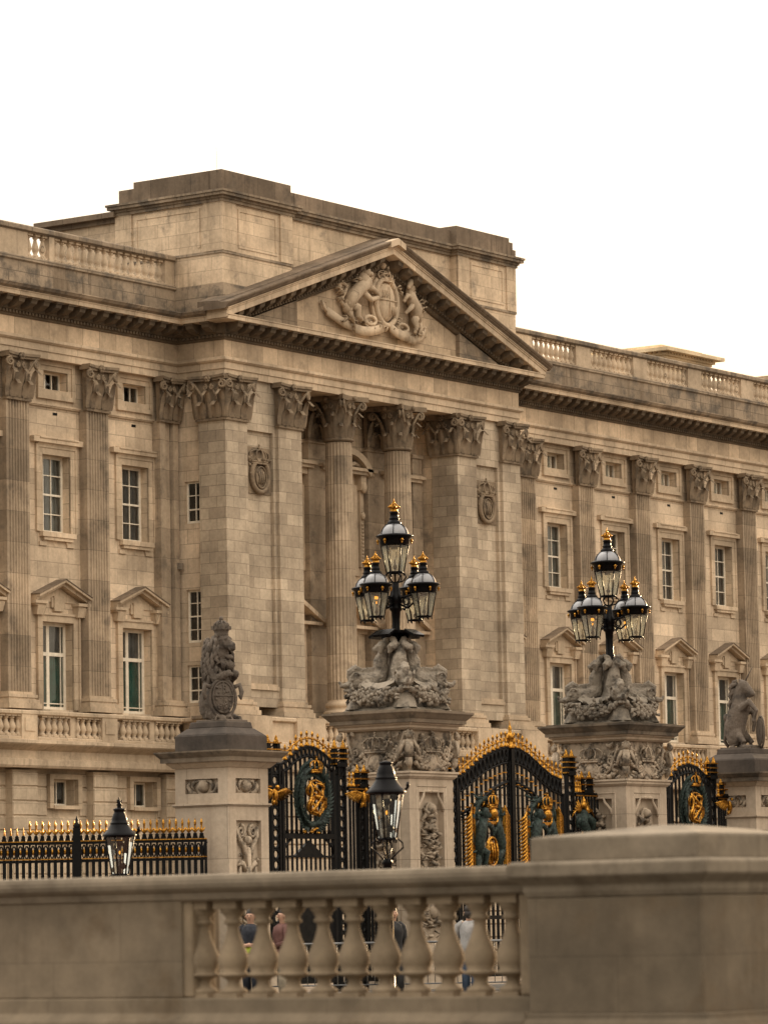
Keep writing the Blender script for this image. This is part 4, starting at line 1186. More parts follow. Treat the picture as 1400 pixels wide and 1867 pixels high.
def big_pier(cx, cy, h, label, seed):
    p = thing('gate_pier', label, 'gate pier', (cx, cy, 0), 0, 'carved stone gate piers')
    m = MB(); zt = 4.4
    pw = h*.56
    hollow_box(m, cx, cy, h, 0, zt, [('S', -pw, pw, 1.0, 4.1), ('W', -pw, pw, 1.0, 4.1)], .14)
    m.build('shaft', M_gate, p)
    m = MB(); m.box(cx-h-.15, cx+h+.15, cy-h-.15, cy+h+.15, 0, .45); m.box(cx-h-.07, cx+h+.07, cy-h-.07, cy+h+.07, .45, .6); m.build('plinth', M_gate, p)
    m = MB(); m.sweep(square_path(cx, cy, h), [(-.1,4.36),(.02,4.37),(.07,4.42),(.07,4.46),(.1,4.48),(.1,4.52),(-.1,4.53)]); m.build('moulding', M_gate, p)
    m = MB(); fh = .86; z = 4.5
    m.frustum(cx, cy, h-.07, h-.07, z, h-.03, h-.03, z+fh)
    for F in (Fw(cx, cy-h+.03, z, (1,0,0), (0,-1,0)), Fw(cx-h+.03, cy, z, (0,-1,0), (-1,0,0))):
        frieze_face(m, F, 2*h, fh, seed); seed += 1
    for (dx, dy) in ((-1,-1), (1,-1), (-1,1)):
        q = .7071
        F = Fw(cx+dx*(h-.04), cy+dy*(h-.04), z, (-dy*q*1.0, dx*q, 0), (dx*q, dy*q, 0))
        putto(m, F, 0, .3, .82)
    m.build('frieze_relief', M_gcarve, p)
    m = MB()
    m.sweep(square_path(cx, cy, h), [(-.2,5.35),(.04,5.36),(.1,5.4),(.1,5.44),(.16,5.47),(.16,5.5),(-.2,5.5)])
    m.build('bed_moulding', M_gate, p)
    m = MB()
    m.sweep(square_path(cx, cy, h), [(-.2,5.49),(.22,5.5),(.22,5.57),(.25,5.6),(.3,5.66),(.34,5.7),(.34,5.74),(-.2,5.76)])
    m.box(cx-h-.2, cx+h+.2, cy-h-.2, cy+h+.2, 5.7, 5.77)
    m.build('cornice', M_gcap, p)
    for F in (Fw(cx, cy-h+.12, 0, (1,0,0), (0,-1,0)), Fw(cx-h+.12, cy, 0, (0,-1,0), (-1,0,0))):
        m = MB(); trophy_panel(m, F, h*1.05, 1.05, 3.95, seed); seed += 1
        m.build('trophy_relief', M_gcarve, p)
    # eared inner mouldings round the head of the panel
    for F in (Fw(cx, cy-h, 0, (1,0,0), (0,-1,0)), Fw(cx-h, cy, 0, (0,-1,0), (-1,0,0))):
        m = MB()
        for sg in (-1, 1):
            m.tube([F(sg*pw,-.02,3.72), F(sg*pw*.92,-.02,3.86), F(sg*pw*.6,-.02,4.02), F(sg*pw*.55,-.02,4.12), F(sg*pw*.2,-.02,4.12), F(0,-.02,4.12)], .035, 6)
            m.tube([F(sg*(pw+.09),.0,1.0), F(sg*(pw+.09),.0,4.22)], .018, 4)
        m.tube([F(-pw-.09,0,4.22), F(pw+.09,0,4.22)], .018, 4)
        m.build('panel_moulding', M_gate, p)
    return p
def small_pier(cx, cy, h, label):
    p = thing('gate_pier', label, 'gate pier', (cx, cy, 0), 0, 'statue-topped gate piers')
    m = MB()
    a = h*.62
    hollow_box(m, cx, cy, h, 0, 4.48, [('S', -a, a, 1.0, 3.46), ('S', -a, a, 3.98, 4.26), ('W', -a, a, 3.98, 4.26)], .09)
    m.build('shaft', M_gate, p)
    m = MB(); m.box(cx-h-.12, cx+h+.12, cy-h-.12, cy+h+.12, 0, .5); m.build('plinth', M_gate, p)
    m = MB(); m.sweep(square_path(cx, cy, h), [(-.1,3.72),(.02,3.73),(.05,3.76),(.05,3.79),(-.1,3.8)]); m.build('moulding', M_gate, p)
    for F in (Fw(cx, cy-h+.085, 4.12, (1,0,0), (0,-1,0)), Fw(cx-h+.085, cy, 4.12, (0,-1,0), (-1,0,0))):
        m = MB(); w = a*.9
        for sg in (-1, 1):
            m.tube([F(sg*w*.95,.0,.09), F(sg*w*1.0,.03,-.0), F(sg*w*.8,.03,-.11), F(sg*w*.45,.02,-.13)], [.03,.045,.045,.03], 6)
            m.tube([F(sg*w*.3,.02,.1), F(sg*w*.55,.04,.09), F(sg*w*.7,.04,.0), F(sg*w*.55,.03,-.08)], [.025,.035,.035,.02], 6)
            m.ell(F(sg*.1,.05,.04), .03, 6, 4)
        m.ell(F(0,.02,0), .13, 10, 6); m.ell(F(0,.05,-.04), .07, 8, 5)
        m.tube([F(-w*.5,.02,.12), F(0,.05,.1), F(w*.5,.02,.12)], .025, 5)
        m.build('cartouche', M_gcarve, p)
    m = MB(); rnd = random.Random(31)
    F = Fw(cx, cy-h+.08, 0, (1,0,0), (0,-1,0))
    for sg in (-1, 1):
        spiral(m, sg*.18, .03, 3.25, .13, F, sg, 0, .035, 1.6)
        m.tube([F(sg*.05,.04,2.6), F(sg*.12,.06,2.95), F(sg*.3,.05,3.15), F(sg*.34,.03,3.34)], [.05,.05,.04,.03], 6)
        for k in range(5): m.tube([F(sg*.04,.03,1.3+.3*k), F(sg*.2,.06,1.45+.3*k), F(sg*.33,.02,1.4+.3*k)], [.05,.06,.02], 5)
        m.tube([F(sg*.34,.02,1.2), F(sg*.3,.04,2.0), F(sg*.22,.04,2.7)], .03, 5)
    m.chain([F(0,.03,1.2), F(0,.05,2.2), F(0,.05,2.9)], [.06,.08,.06], 7); m.ell(F(0,.05,3.08), .09, 8, 6)
    foliage(m, F, -.34, .34, 1.1, 3.2, .03, 40, rnd, (.03,.06))
    m.build('panel_relief', M_gcarve, p)
    m = MB(); m.sweep(square_path(cx, cy, h), [(-.2,4.46),(.03,4.47),(.1,4.54),(.12,4.56),(.12,4.58),(-.2,4.58)]); m.build('bed_moulding', M_gate, p)
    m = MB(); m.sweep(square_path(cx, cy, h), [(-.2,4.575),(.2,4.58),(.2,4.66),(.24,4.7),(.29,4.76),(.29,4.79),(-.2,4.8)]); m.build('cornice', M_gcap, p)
    m = MB(); m.box(cx-h+.0, cx+h-.0, cy-h+.0, cy+h-.0, 4.78, 5.1)
    m.frustum(cx, cy, h-.01, h-.01, 5.1, h*.72, h*.72, 5.24); m.frustum(cx, cy, h*.7, h*.7, 5.235, h*.66, h*.66, 5.36)
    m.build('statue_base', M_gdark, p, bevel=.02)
    return p
G1 = (60.09, 45.65); G2 = (66.3, 45.8); G3 = (74.76, 45.86); G4 = (80.3, 45.66)
small_pier(*G1, .635, 'pale stone gate pier under the crowned lion, at the end of the railings')
big_pier(*G2, .79, 'carved stone gate pier behind the nearer street lantern, under a five-lantern lamp', 100)
big_pier(*G3, .86, 'carved stone gate pier right of the arched main gate, under a five-lantern lamp', 200)
small_pier(*G4, .67, 'pale stone gate pier under the unicorn statue, at the right edge')

# ================================================================== STATUES
def lion(loc):
    t = thing('lion_statue', 'dark stone crowned lion holding an oval shield, seated on the left gate pier', 'statue', loc, -PI/2)
    m = MB()
    for y in (-.25, .22): m.ell((-.16,y,.36), (.3,.17,.33)); m.chain([(-.1,y*1.15,.18),(.2,y*1.3,.08),(.34,y*1.3,.06)], [.13,.09,.08])
    m.tube([(-.22,0,.3),(-.16,0,.7),(-.06,0,1.0)], [.31,.31,.29], 12)
    m.ell((.02,0,.92), (.26,.28,.26)); m.ell((-.07,0,1.22), (.29,.31,.36)); m.ell((-.05,0,1.46), (.25,.27,.26))
    m.ell((.1,0,1.6), (.19,.18,.13)); m.ell((.18,0,1.5), (.17,.15,.13))
    m.tube([(.18,0,1.52),(.3,0,1.5),(.37,0,1.47)], [.12,.105,.085], 10); m.ell((.39,0,1.44), (.075,.1,.07)); m.ell((.43,0,1.5), (.04,.06,.035))
    m.ell((.27,0,1.26), (.12,.09,.05)); m.ell((.34,0,1.245), (.06,.07,.055)); m.ell((.16,0,1.34), (.08,.13,.12))
    for y in (-.075, .075): m.ell((.25,y,1.61), (.07,.05,.035)); m.ell((.37,y*.7,1.415), (.07,.055,.055))
    for y in (-.29, .26): m.chain([(-.04,y*.95,1.02),(.1,y*1.05,.82),(.3,y*.72,.9)], [.14,.115,.09]); m.ell((.37,y*.5,.93), (.1,.09,.085))
    for k in range(4): m.ell((.45,-.2+.04*k,.91), (.04,.024,.045), 6, 4)
    o = m.build('body', M_statue, t, world=False); blob(o, .018, 1)
    m = MB(); rnd = random.Random(9)
    for ring_ in range(6):
        z0_ = 1.62-.125*ring_; nn = 15
        for k in range(nn):
            a = .75+(2*PI-1.5)*(k+.5*(ring_ % 2)+rnd.uniform(-.25,.25))/nn
            z = z0_+rnd.uniform(-.04,.04)
            cx_ = -.06; r = (.25,.29,.31,.32,.32,.3)[ring_]
            d = rnd.uniform(-.05, .05); L = rnd.uniform(.17, .27); e = Vector((math.cos(a), math.sin(a), 0)); tt = Vector((-math.sin(a), math.cos(a), 0))
            p0 = Vector((cx_, 0, z))+e*r
            m.tube([p0, p0+e*.055+tt*d-Vector((0,0,L*.4)), p0+e*.05-tt*d*.6-Vector((0,0,L*.75)), p0+e*.075+tt*d-Vector((0,0,L))], [.04,.052,.042,.01], 6)
    for k in range(18):
        y = rnd.uniform(-.22,.22); x = .24-abs(y)*.3
        m.tube([(x-.02,y,1.2),(x+.06,y*1.1,1.1),(x+.02,y*.9,1.0)], [.035,.045,.012], 6)
    for y in (-.17, .17): m.ell((.03,y,1.66), (.06,.04,.065), 8, 5)
    m.build('mane', M_statue, t, world=False)
    m = MB()
    m.lathe([(.16,0),(.175,.03),(.165,.06),(.19,.12),(.205,.13),(.2,.15)], (.06,0,1.66), 16)
    m.ell((.06,0,1.8), (.16,.16,.14), 12, 6)
    for k in range(8):
        a = k*PI/4; m.box(-.03,.03,-.03,.03,0,.07, Matrix.Translation((.06+.2*math.cos(a), .2*math.sin(a), 1.79)))
        m.tube([(.06+.19*math.cos(a), .19*math.sin(a), 1.81), (.06+.17*math.cos(a), .17*math.sin(a), 1.9), (.06+.07*math.cos(a), .07*math.sin(a), 1.96)], .02, 5)
    m.lathe([(.03,0),(.02,.03),(.045,.05),(.055,.08),(.04,.11),(.01,.125)], (.06,0,1.93), 10)
    m.build('crown', M_statue, t, world=False)
    # oval shield, leaning on the paws and facing out over the corner of the pier
    q = Matrix.Translation((.25,-.24,.47)) @ Matrix.Rotation(R(-38), 4, 'Z') @ Matrix.Rotation(R(-6), 4, 'Y')
    m = MB()
    m.ell((.02,0,0), (.09,.27,.32), 18, 10, q)
    m.tube([(.07,.25*math.sin(2*PI*i/24), .3*math.cos(2*PI*i/24)) for i in range(24)], .022, 6, closed=True, M=q)
    m.tube([(.02,.32*math.sin(2*PI*i/24), -.02+.37*math.cos(2*PI*i/24)) for i in range(24)], .04, 6, closed=True, M=q)
    for (a, b) in (((.115,0,.3),(.115,0,-.3)), ((.115,-.24,.02),(.115,.24,.02))): m.tube([a, b], .012, 4, M=q)
    for k in range(34): m.ell((.1, rnd.uniform(-.19,.19), rnd.uniform(-.24,.24)), rnd.uniform(.015,.032), 6, 4, q)
    for sg in (-1, 1):
        m.tube([(.03,sg*.3,.2),(.03,sg*.42,.24),(.03,sg*.47,.1),(.03,sg*.43,-.02),(.03,sg*.4,.05)], [.05,.055,.06,.05,.04], 6, M=q)
        m.tube([(.05,sg*.05,-.42),(.05,sg*.16,-.36),(.05,sg*.22,-.44),(.05,sg*.14,-.5),(.05,sg*.02,-.46)], .035, 6, M=q)
    m.build('shield', M_statue, t, world=False)
    m = MB(); m.box(-.42,.5,-.42,.42,-.02,.05); m.build('pedestal_slab', M_statue, t, world=False, bevel=.015)
    m = MB(); m.tube([(-.4,.1,.12),(-.48,.25,.2),(-.4,.38,.3),(-.3,.4,.5)], [.05,.05,.05,.09], 7); m.build('tail', M_statue, t, world=False)
    return t
lion((G1[0], G1[1], 5.35)).scale = (.8, .8, 1.0)
def unicorn(loc):
    t = thing('unicorn_statue', 'dark stone unicorn with a raised foreleg, seated on the right-hand gate pier', 'statue', loc, -PI/2)
    m = MB()
    m.tube([(-.2,0,.28),(-.17,0,.55),(-.06,0,.85),(.03,0,1.05)], [.29,.32,.3,.27], 12)
    for y in (-.17, .17):
        m.ell((-.12,y,.32), (.27,.15,.26)); m.chain([(.05,y*1.2,.3),(.22,y*1.35,.16),(.1,y*1.35,.07),(.36,y*1.35,.05)], [.12,.08,.06,.06])
    m.tube([(.0,0,1.0),(-.03,0,1.2),(.0,0,1.36),(.08,0,1.46)], [.27,.23,.19,.15], 10)
    m.tube([(.0,0,1.52),(.15,0,1.49),(.28,0,1.38),(.38,0,1.3)], [.14,.145,.11,.09], 10); m.ell((.4,0,1.3), (.085,.08,.075)); m.ell((.3,0,1.24), (.1,.06,.035)); m.ell((.18,0,1.34), (.11,.09,.1))
    for y in (-.07,.07): m.ell((.2,y,1.5), (.05,.03,.03))
    m.ell((.15,0,.98), (.17,.2,.18))
    m.chain([(.12,-.16,.95),(.4,-.19,1.1),(.62,-.18,.88),(.52,-.16,.72)], [.12,.095,.06,.05]); m.ell((.5,-.16,.67), (.075,.06,.06))
    m.chain([(.16,.15,.95),(.32,.17,.86),(.36,.14,.6),(.33,.12,.45)], [.1,.08,.055,.05])
    o = m.build('body', M_statue, t, world=False); blob(o, .02, 2, .02)
    m = MB(); rnd = random.Random(3)
    for k in range(46):
        z = rnd.uniform(.95, 1.62); y = rnd.uniform(-.13,.13)
        x = -.16 - .02*math.sin(z*8) + (.14*(z-1.35) if z > 1.35 else 0)
        m.tube([(x+.06,y*.6,z),(x-.05,y*1.3,z-.03),(x-.1+.1*abs(y),y*1.6,z-.1),(x-.05,y*1.8,z-.18)], [.04,.06,.045,.012], 6)
    for y in (-.07,.07): m.tube([(.05,y,1.55),(.03,y*1.3,1.66)], [.04,.012], 6)
    m.build('mane', M_statue, t, world=False)
    m = MB(); n = 12
    m.tube([(.14,0,1.55),(.42,0,1.92)], [.03,.008], 7); m.build('horn', M_statue, t, world=False)
    m = MB(); m.tube([(-.4,.0,.08),(-.5,-.05,.2),(-.43,-.1,.45),(-.4,-.1,.66)], [.05,.05,.05,.05], 7); m.ell((-.4,-.1,.76), (.09,.08,.1)); m.build('tail', M_statue, t, world=False)
    q = Matrix.Translation((.5,.16,.4)) @ Matrix.Rotation(R(48), 4, 'Z')
    m = MB(); m.ell((0,0,0), (.06,.26,.34), 16, 8, q)
    m.tube([(.04,.28*math.sin(2*PI*i/20), .36*math.cos(2*PI*i/20)) for i in range(20)], .035, 6, closed=True, M=q)
    for k in range(18): m.ell((.05, rnd.uniform(-.18,.18), rnd.uniform(-.22,.22)), rnd.uniform(.02,.035), 6, 4, q)
    m.build('shield', M_statue, t, world=False)
    m = MB(); m.box(-.45,.5,-.4,.4,-.02,.05); 
    for k in range(14): m.ell((rnd.uniform(-.3,.45), rnd.uniform(-.32,.32), .05), (rnd.uniform(.06,.12),rnd.uniform(.06,.12),.05), 7, 4)
    m.build('pedestal_slab', M_statue, t, world=False)
    return t
unicorn((G4[0]+.0, G4[1]+.05, 5.35)).scale = (.84, .84, 1.0)

# ================================================================== DOLPHIN GROUPS AND FIVE-LANTERN LAMPS
def dolphin_group(loc, label, seed):
    t = thing('dolphin_group', label, 'sculpture', loc, 0, 'dolphin groups under the gate lamps')
    rnd = random.Random(seed)
    m = MB()
    m.frustum(0,0,.82,.82,0,.76,.76,.06)
    for k in range(4):
        Mk = Matrix.Rotation(PI/2*k, 4, 'Z')
        # corner horn of the concave plinth (corner at 45 degrees)
        q = Mk @ Matrix.Rotation(PI/4, 4, 'Z')
        m.add([(.45,-.34,.05),(1.03,-.2,.05),(1.1,0,.05),(1.03,.2,.05),(.45,.34,.05),(.4,-.3,.5),(.86,-.16,.36),(.92,0,.36),(.86,.16,.36),(.4,.3,.5)],
              [(0,1,6,5),(1,2,7,6),(2,3,8,7),(3,4,9,8),(5,6,7,8,9)], False, q)
    m.lathe([(.62,.05),(.5,.3),(.35,.5),(.2,.75),(.14,1.2)], (0,0,0), 12)
    m.build('plinth', M_dolph, t, world=False)
    for k in range(4):
        q = Matrix.Rotation(PI/4+PI/2*k, 4, 'Z')
        m = MB()
        pts = [(.17,.0,1.36),(.27,.03,1.24),(.34,.0,1.06),(.33,-.03,.86),(.36,0,.72),(.56,0,.63),(.8,0,.64)]
        m.tube(pts, [.06,.11,.155,.17,.18,.19,.19], 12, M=q)
        m.ell((.84,0,.64), (.2,.2,.2), 12, 8, q); m.ell((1.0,0,.56), (.14,.12,.07), 10, 6, q); m.ell((.99,0,.44), (.13,.1,.04), 10, 6, q); m.ell((.88,0,.48), (.08,.1,.1), 10, 6, q)
        m.tube([(.72,0,.84),(.86,0,.9),(.99,0,.82),(1.02,0,.7)], [.05,.1,.085,.03], 8, M=q)
        for k2 in range(6): m.tube([(.44+.06*k2,.0,.8),(.4+.06*k2,0,.9),(.34+.06*k2,0,.93)], [.045,.035,.008], 5, M=q)
        m.tube([(1.06,0,.55),(1.16,0,.55),(1.22,0,.64)], [.075,.055,.03], 8, M=q)
        for sg in (-1, 1):
            m.ell((.9,sg*.15,.7), (.05,.05,.05), 8, 6, q); m.tube([(.8,sg*.17,.62),(.8,sg*.2,.76),(.92,sg*.19,.8),(.99,sg*.16,.72),(.96,sg*.17,.64)], .032, 6, M=q)
            m.tube([(.66,sg*.18,.6),(.62,sg*.3,.5),(.52,sg*.36,.36)], [.1,.07,.015], 7, M=q)
            m.tube([(.18,sg*.03,1.3),(.32,sg*.1,1.38),(.4,sg*.2,1.3),(.38,sg*.24,1.18)], [.06,.1,.09,.02], 8, M=q); m.tube([(.18,sg*.02,1.34),(.22,sg*.12,1.5),(.16,sg*.2,1.58)], [.06,.07,.015], 8, M=q)
        o = m.build('dolphin', M_dolph, t, world=False); blob(o, .014, 0, .03)
    for k in range(4):
        q = Matrix.Rotation(PI/2*k, 4, 'Z')
        m = MB()
        for i in range(80):
            u = rnd.uniform(-1, 1); w = (1-u*u)
            z = .44-.26*w**.7+rnd.uniform(-.09,.16)*w+.02
            m.ell((.72+.14*w**.5+rnd.uniform(-.06,.05), .62*u, z), tuple(rnd.uniform(.035,.085) for _ in range(3)), 6, 4, q)
        for i in range(60):
            u = rnd.uniform(-.9, .9); a = rnd.uniform(0, 2*PI); p = Vector((.86, .6*u, .3+rnd.uniform(-.1,.18)))
            m.tube([p, p+Vector((.05,.07*math.cos(a),.07*math.sin(a))), p+Vector((.02,.14*math.cos(a),.14*math.sin(a)))], [.02,.04,.008], 5, M=q)
        # draped cloth over the swag
        m.add([(.74,-.42,.56),(.82,-.2,.46),(.86,0,.42),(.82,.2,.46),(.74,.42,.56),(.6,-.4,.68),(.66,-.2,.6),(.68,0,.57),(.66,.2,.6),(.6,.4,.68)],
              [(0,1,6,5),(1,2,7,6),(2,3,8,7),(3,4,9,8)], True, q)
        m.build('garland', M_dolph, t, world=False)
    return t
def lantern_mesh(parent, z, s, arm=None):
    """hexagonal lantern on local axis at height z (bottom of glass); parts as children of parent frame"""
    N = 6
    def hexp(r, zz, rot=0): return [(r*math.cos(rot+2*PI*i/N), r*math.sin(rot+2*PI*i/N), zz) for i in range(N)]
    rb, rt, H = .155*s, .255*s, .5*s
    m = MB()
    b, t_ = hexp(rb, z), hexp(rt, z+H)
    for i in range(N):
        m.tube([b[i], t_[i]], .0135*s, 5)
        m.tube([b[i], b[(i+1) % N]], .018*s, 5)
        m.tube([t_[i], t_[(i+1) % N]], .02*s, 5)
        m.ell((b[i][0], b[i][1], z-.035*s), (.014*s,.014*s,.03*s), 6, 4)
    m.lathe([(.26*s,H-.0),(.275*s,H+.02*s),(.27*s,H+.1*s),(.3*s,H+.125*s),(.34*s,H+.15*s),(.345*s,H+.165*s),(.3*s,H+.19*s)], (0,0,z), 18)
    for i in range(N):
        a = 2*PI*(i+.5)/N
        pts = []
        for k in range(6):
            q = k/5*PI/2*.92
            pts.append((.268*s*math.cos(q)*math.cos(a), .268*s*math.cos(q)*math.sin(a), z+H+.18*s+.235*s*math.sin(q)))
        m.tube(pts, .009*s, 4)
    zc = z+H+.18*s+.215*s
    m.lathe([(.125*s,-.02*s),(.13*s,.02*s),(.095*s,.045*s),(.085*s,.07*s),(.1*s,.085*s),(.08*s,.105*s),(.072*s,.18*s),(.09*s,.195*s),(.07*s,.215*s)], (0,0,zc), 12)
    f = m.build('lantern', M_lampb, parent, world=False)
    m = MB()
    for i in range(N):
        k = (i+1) % N
        m.quad(b[i], b[k], t_[k], t_[i])
    m.build('glass', M_fglass, f, world=False)
    m = MB()
    prof = []
    for k in range(8):
        q = k/7*PI/2*.93
        prof.append((.265*s*math.cos(q), H+.175*s+.23*s*math.sin(q)))
    m.lathe(prof, (0,0,z), 18)
    m.build('dome', M_dome, f, world=False)
    m = MB(); zf = zc+.21*s
    m.lathe([(.07*s,0),(.075*s,.025*s),(.06*s,.045*s),(.085*s,.06*s),(.09*s,.075*s)], (0,0,zf), 12)
    for i in range(8):
        a = i*PI/4
        m.tube([(.085*s*math.cos(a),.085*s*math.sin(a),zf+.07*s), (.075*s*math.cos(a),.075*s*math.sin(a),zf+.11*s), (.02*s*math.cos(a),.02*s*math.sin(a),zf+.155*s)], .014*s, 4)
        m.ell((.095*s*math.cos(a),.095*s*math.sin(a),zf+.09*s), .02*s, 6, 4)
    m.lathe([(.045*s,.06*s),(.05*s,.1*s),(.02*s,.15*s),(.03*s,.175*s),(.012*s,.2*s),(.004*s,.25*s)], (0,0,zf), 8)
    m.build('gilt_crown', M_gold, f, world=False)
    for i in range(N):
        a = 2*PI*i/N
        m = MB(); c = (.305*s*math.cos(a), .305*s*math.sin(a), z+H+.075*s)
        m.ell(c, (.03*s,.03*s,.035*s), 8, 5); m.ell((c[0],c[1],c[2]-.04*s), (.016*s,.016*s,.03*s), 6, 4)
        m.build('gilt_boss', M_gold, f, world=False)
    return f
def burner(f, z, s, lit=True):
    m = MB(); m.tube([(0,0,z),(0,0,z+.22*s)], .014*s, 6); m.ell((0,0,z+.1*s), (.04*s,.04*s,.05*s), 8, 5)
    m.tube([(0,0,z+.22*s),(.05*s,0,z+.3*s),(.05*s,0,z+.38*s)], .01*s, 5); m.lathe([(.06*s,.42*s),(.075*s,.44*s),(.05*s,.47*s)], (0,0,z), 8)
    m.build('burner', M_lampb, f, world=False)
    if lit:
        m = MB()
        for dx in (-.03, .03): m.ell((dx*s, .0, z+.39*s), (.022*s,.022*s,.035*s), 6, 5)
        m.ell((.02*s,.01*s,z+.29*s), (.014*s,.014*s,.03*s), 6, 4)
        m.build('flame', M_flame, f, world=False)
def gate_lamp(loc, label, floods, lit):
    t = thing('lamp_standard', label, 'lamp standard', loc, 0, 'five-lantern lamps on the gate piers')
    # local z=0 at the top of the dolphin group
    m = MB()
    m.lathe([(.15,-.12),(.15,0),(.13,.06),(.1,.1),(.115,.14),(.09,.18),(.085,.5),(.095,.66),(.13,.7),(.14,.74),(.11,.8),(.15,.86),(.15,.96),(.11,1.02),(.1,1.1),(.075,1.16),(.075,1.25),(.05,1.27)], (0,0,0), 14)
    for k in range(6):
        a = k*PI/3
        m.tube([(.05*math.cos(a),.05*math.sin(a),1.26),(.16*math.cos(a),.16*math.sin(a),1.29),(.23*math.cos(a),.23*math.sin(a),1.37),(.2*math.cos(a),.2*math.sin(a),1.43),(.16*math.cos(a),.16*math.sin(a),1.45)], .014, 5)
    m.tube([(0,0,1.25),(0,0,1.47)], .02, 6)
    po = m.build('post', M_lampb, t, world=False)
    for k in range(4):
        q = Matrix.Rotation(PI/2*k, 4, 'Z')
        m = MB()
        m.tube([(.08,0,.82),(.3,0,.72),(.5,0,.86),(.44,0,1.0)], .022, 6, M=q)
        m.tube([(.1,0,.93),(.26,0,.96),(.44,0,1.0)], .02, 6, M=q)
        m.ring((.25,0,.86), .07, .07, .015, 12, 5, q)
        m.build('arm', M_lampb, t, world=False)
    Lt = lantern_mesh(t, 1.47, 1.14)
    L = None
    for k in range(4):
        px, py = .7*math.cos(PI/2*k), .7*math.sin(PI/2*k)
        if L is None:
            o = lantern_mesh(t, .52, 1.0); L = o
        else: o = copy_tree(L, t)
        o.location = (px, py, 0)
    for k, o in enumerate([c for c in kids(t) if c.name.startswith('lantern')]):
        s = 1.14 if k == 0 else 1.0
        burner(o, (1.47 if k == 0 else .52), s, k in lit)
    if floods:
        m = MB()
        m.box(-.3,.3,-.3,.3,.2,.26); m.box(-.34,.34,-.05,.05,.12,.2); m.box(-.05,.05,-.34,.34,.1,.2)
        m.build('floodlight_bracket', M_lampb, t, world=False)
        for k in range(4):
            q = Matrix.Rotation(PI/2*k, 4, 'Z') @ Matrix.Translation((.42,0,.22)) @ Matrix.Rotation(R(28), 4, 'Y')
            m = MB(); m.box(-.1,.16,-.2,.2,-.03,.02, q); m.build('floodlight', M_lampb, t, world=False)
    return t
dolphin_group((G2[0], G2[1], 5.77), 'weathered stone dolphins and swags under the lamp left of the main gate', 1)
dolphin_group((G3[0], G3[1], 5.77), 'weathered stone dolphins and swags under the lamp right of the main gate', 2)
gate_lamp((G2[0], G2[1], 7.18), 'tall black five-lantern lamp with gilt crowns and dark floodlights, in front of the columns', True, (3,))
gate_lamp((G3[0], G3[1], 7.18), 'tall black five-lantern lamp without floodlights, in front of the right wing', False, (1, 3))

# ================================================================== GATES
GY = 45.8
def interp(pts, x):
    for (a, b) in zip(pts, pts[1:]):
        if a[0] <= x <= b[0]:
            t = (x-a[0])/(b[0]-a[0]); t = t*t*(3-2*t)*.35+t*.65
            return a[1]+(b[1]-a[1])*t
    return pts[0][1] if x < pts[0][0] else pts[-1][1]
def band(mb, pts, depth, y=GY, hole=.13):
    x0, x1 = pts[0][0], pts[-1][0]; n = int((x1-x0)/.09)
    xs = [x0+(x1-x0)*i/n for i in range(n+1)]
    for dz, r in ((0,.032), (-depth,.03), (-.02,.02)): mb.tube([(x, y, interp(pts, x)+dz) for x in xs], r, 6)
    k = int((x1-x0)/hole)
    for i in range(k):
        x = x0+(x1-x0)*(i+.5)/k; z = interp(pts, x)-depth/2
        mb.ring((x, y, z), hole*.44, depth*.42, .026, 12, 5)
        mb.tube([(x+hole/2, y, interp(pts, x+hole/2)), (x+hole/2, y, interp(pts, x+hole/2)-depth)], .026, 5)
def oval_post(mb, xa, xb, z0, z1, y=GY):
    for x in (xa, xb): mb.box(x-.028, x+.028, y-.04, y+.04, z0, z1)
    c = (xa+xb)/2; hw = (xb-xa)/2
    n = int((z1-z0)/.2)
    for i in range(n):
        z = z0+(z1-z0)*(i+.5)/n
        mb.ring((c, y, z), hw*.72, .095, .03, 12, 5)
def spear(mb, x, z, h, y=GY):
    mb.lathe([(.05,0),(.055,.02),(.03,.06),(.026,h*.3),(.036,h*.36),(.018,h*.42),(.014,h*.66),(.024,h*.73),(.029,h*.8),(.016,h*.92),(.004,h)], (x, y, z), 8)
    for sg in (-1, 1): mb.tube([(x, y, z+h*.42), (x+sg*.04, y, z+h*.47), (x+sg*.07, y, z+h*.57)], .0145, 5)
def gold_cap(parent, xa, xb, z0, z1, rows):
    m = MB(); m.box(xa+.02, xb-.02, GY-.09, GY+.09, z0, z0+(z1-z0)*.16)
    for r in range(rows):
        z = z0+(z1-z0)*(.1+.62*r/rows)
        m.box(xa-.01, xa+.08, GY-.06, GY+.06, z, z+(z1-z0)*.62/rows); m.box(xb-.08, xb+.01, GY-.06, GY+.06, z, z+(z1-z0)*.62/rows)
        m.tube([(xa+.08,GY,z),(xb-.08,GY,z+(z1-z0)*.6/rows)], .015, 5)
    o = m.build('post_lantern', M_black, parent)
    m = MB()
    for r in range(rows+1):
        z = z0+(z1-z0)*(.1+.62*r/rows); m.box(xa-.03, xb+.03, GY-.085, GY+.085, z-.012, z+.014)
    for x in (xa+.05, xb-.05): m.lathe([(.05,0),(.055,.03),(.03,.07),(.035,.09),(.006,.15)], (x, GY, z0+(z1-z0)*.74), 8)
    m.build('gilt_banding', M_gold, o)
def royal_crown(mb, c, w, h, y):
    F = lambda a, o, u: Vector((c[0]+a, y-o, c[1]+u))
    crown(mb, (0, 0, 0), w, h, F)
    for k in range(2):
        mb.tube([F(w*.52*math.sin(2*PI*i/14), w*.3*math.cos(2*PI*i/14), .05*h+.1*h*k) for i in range(14)], .07*h, 6, closed=True)
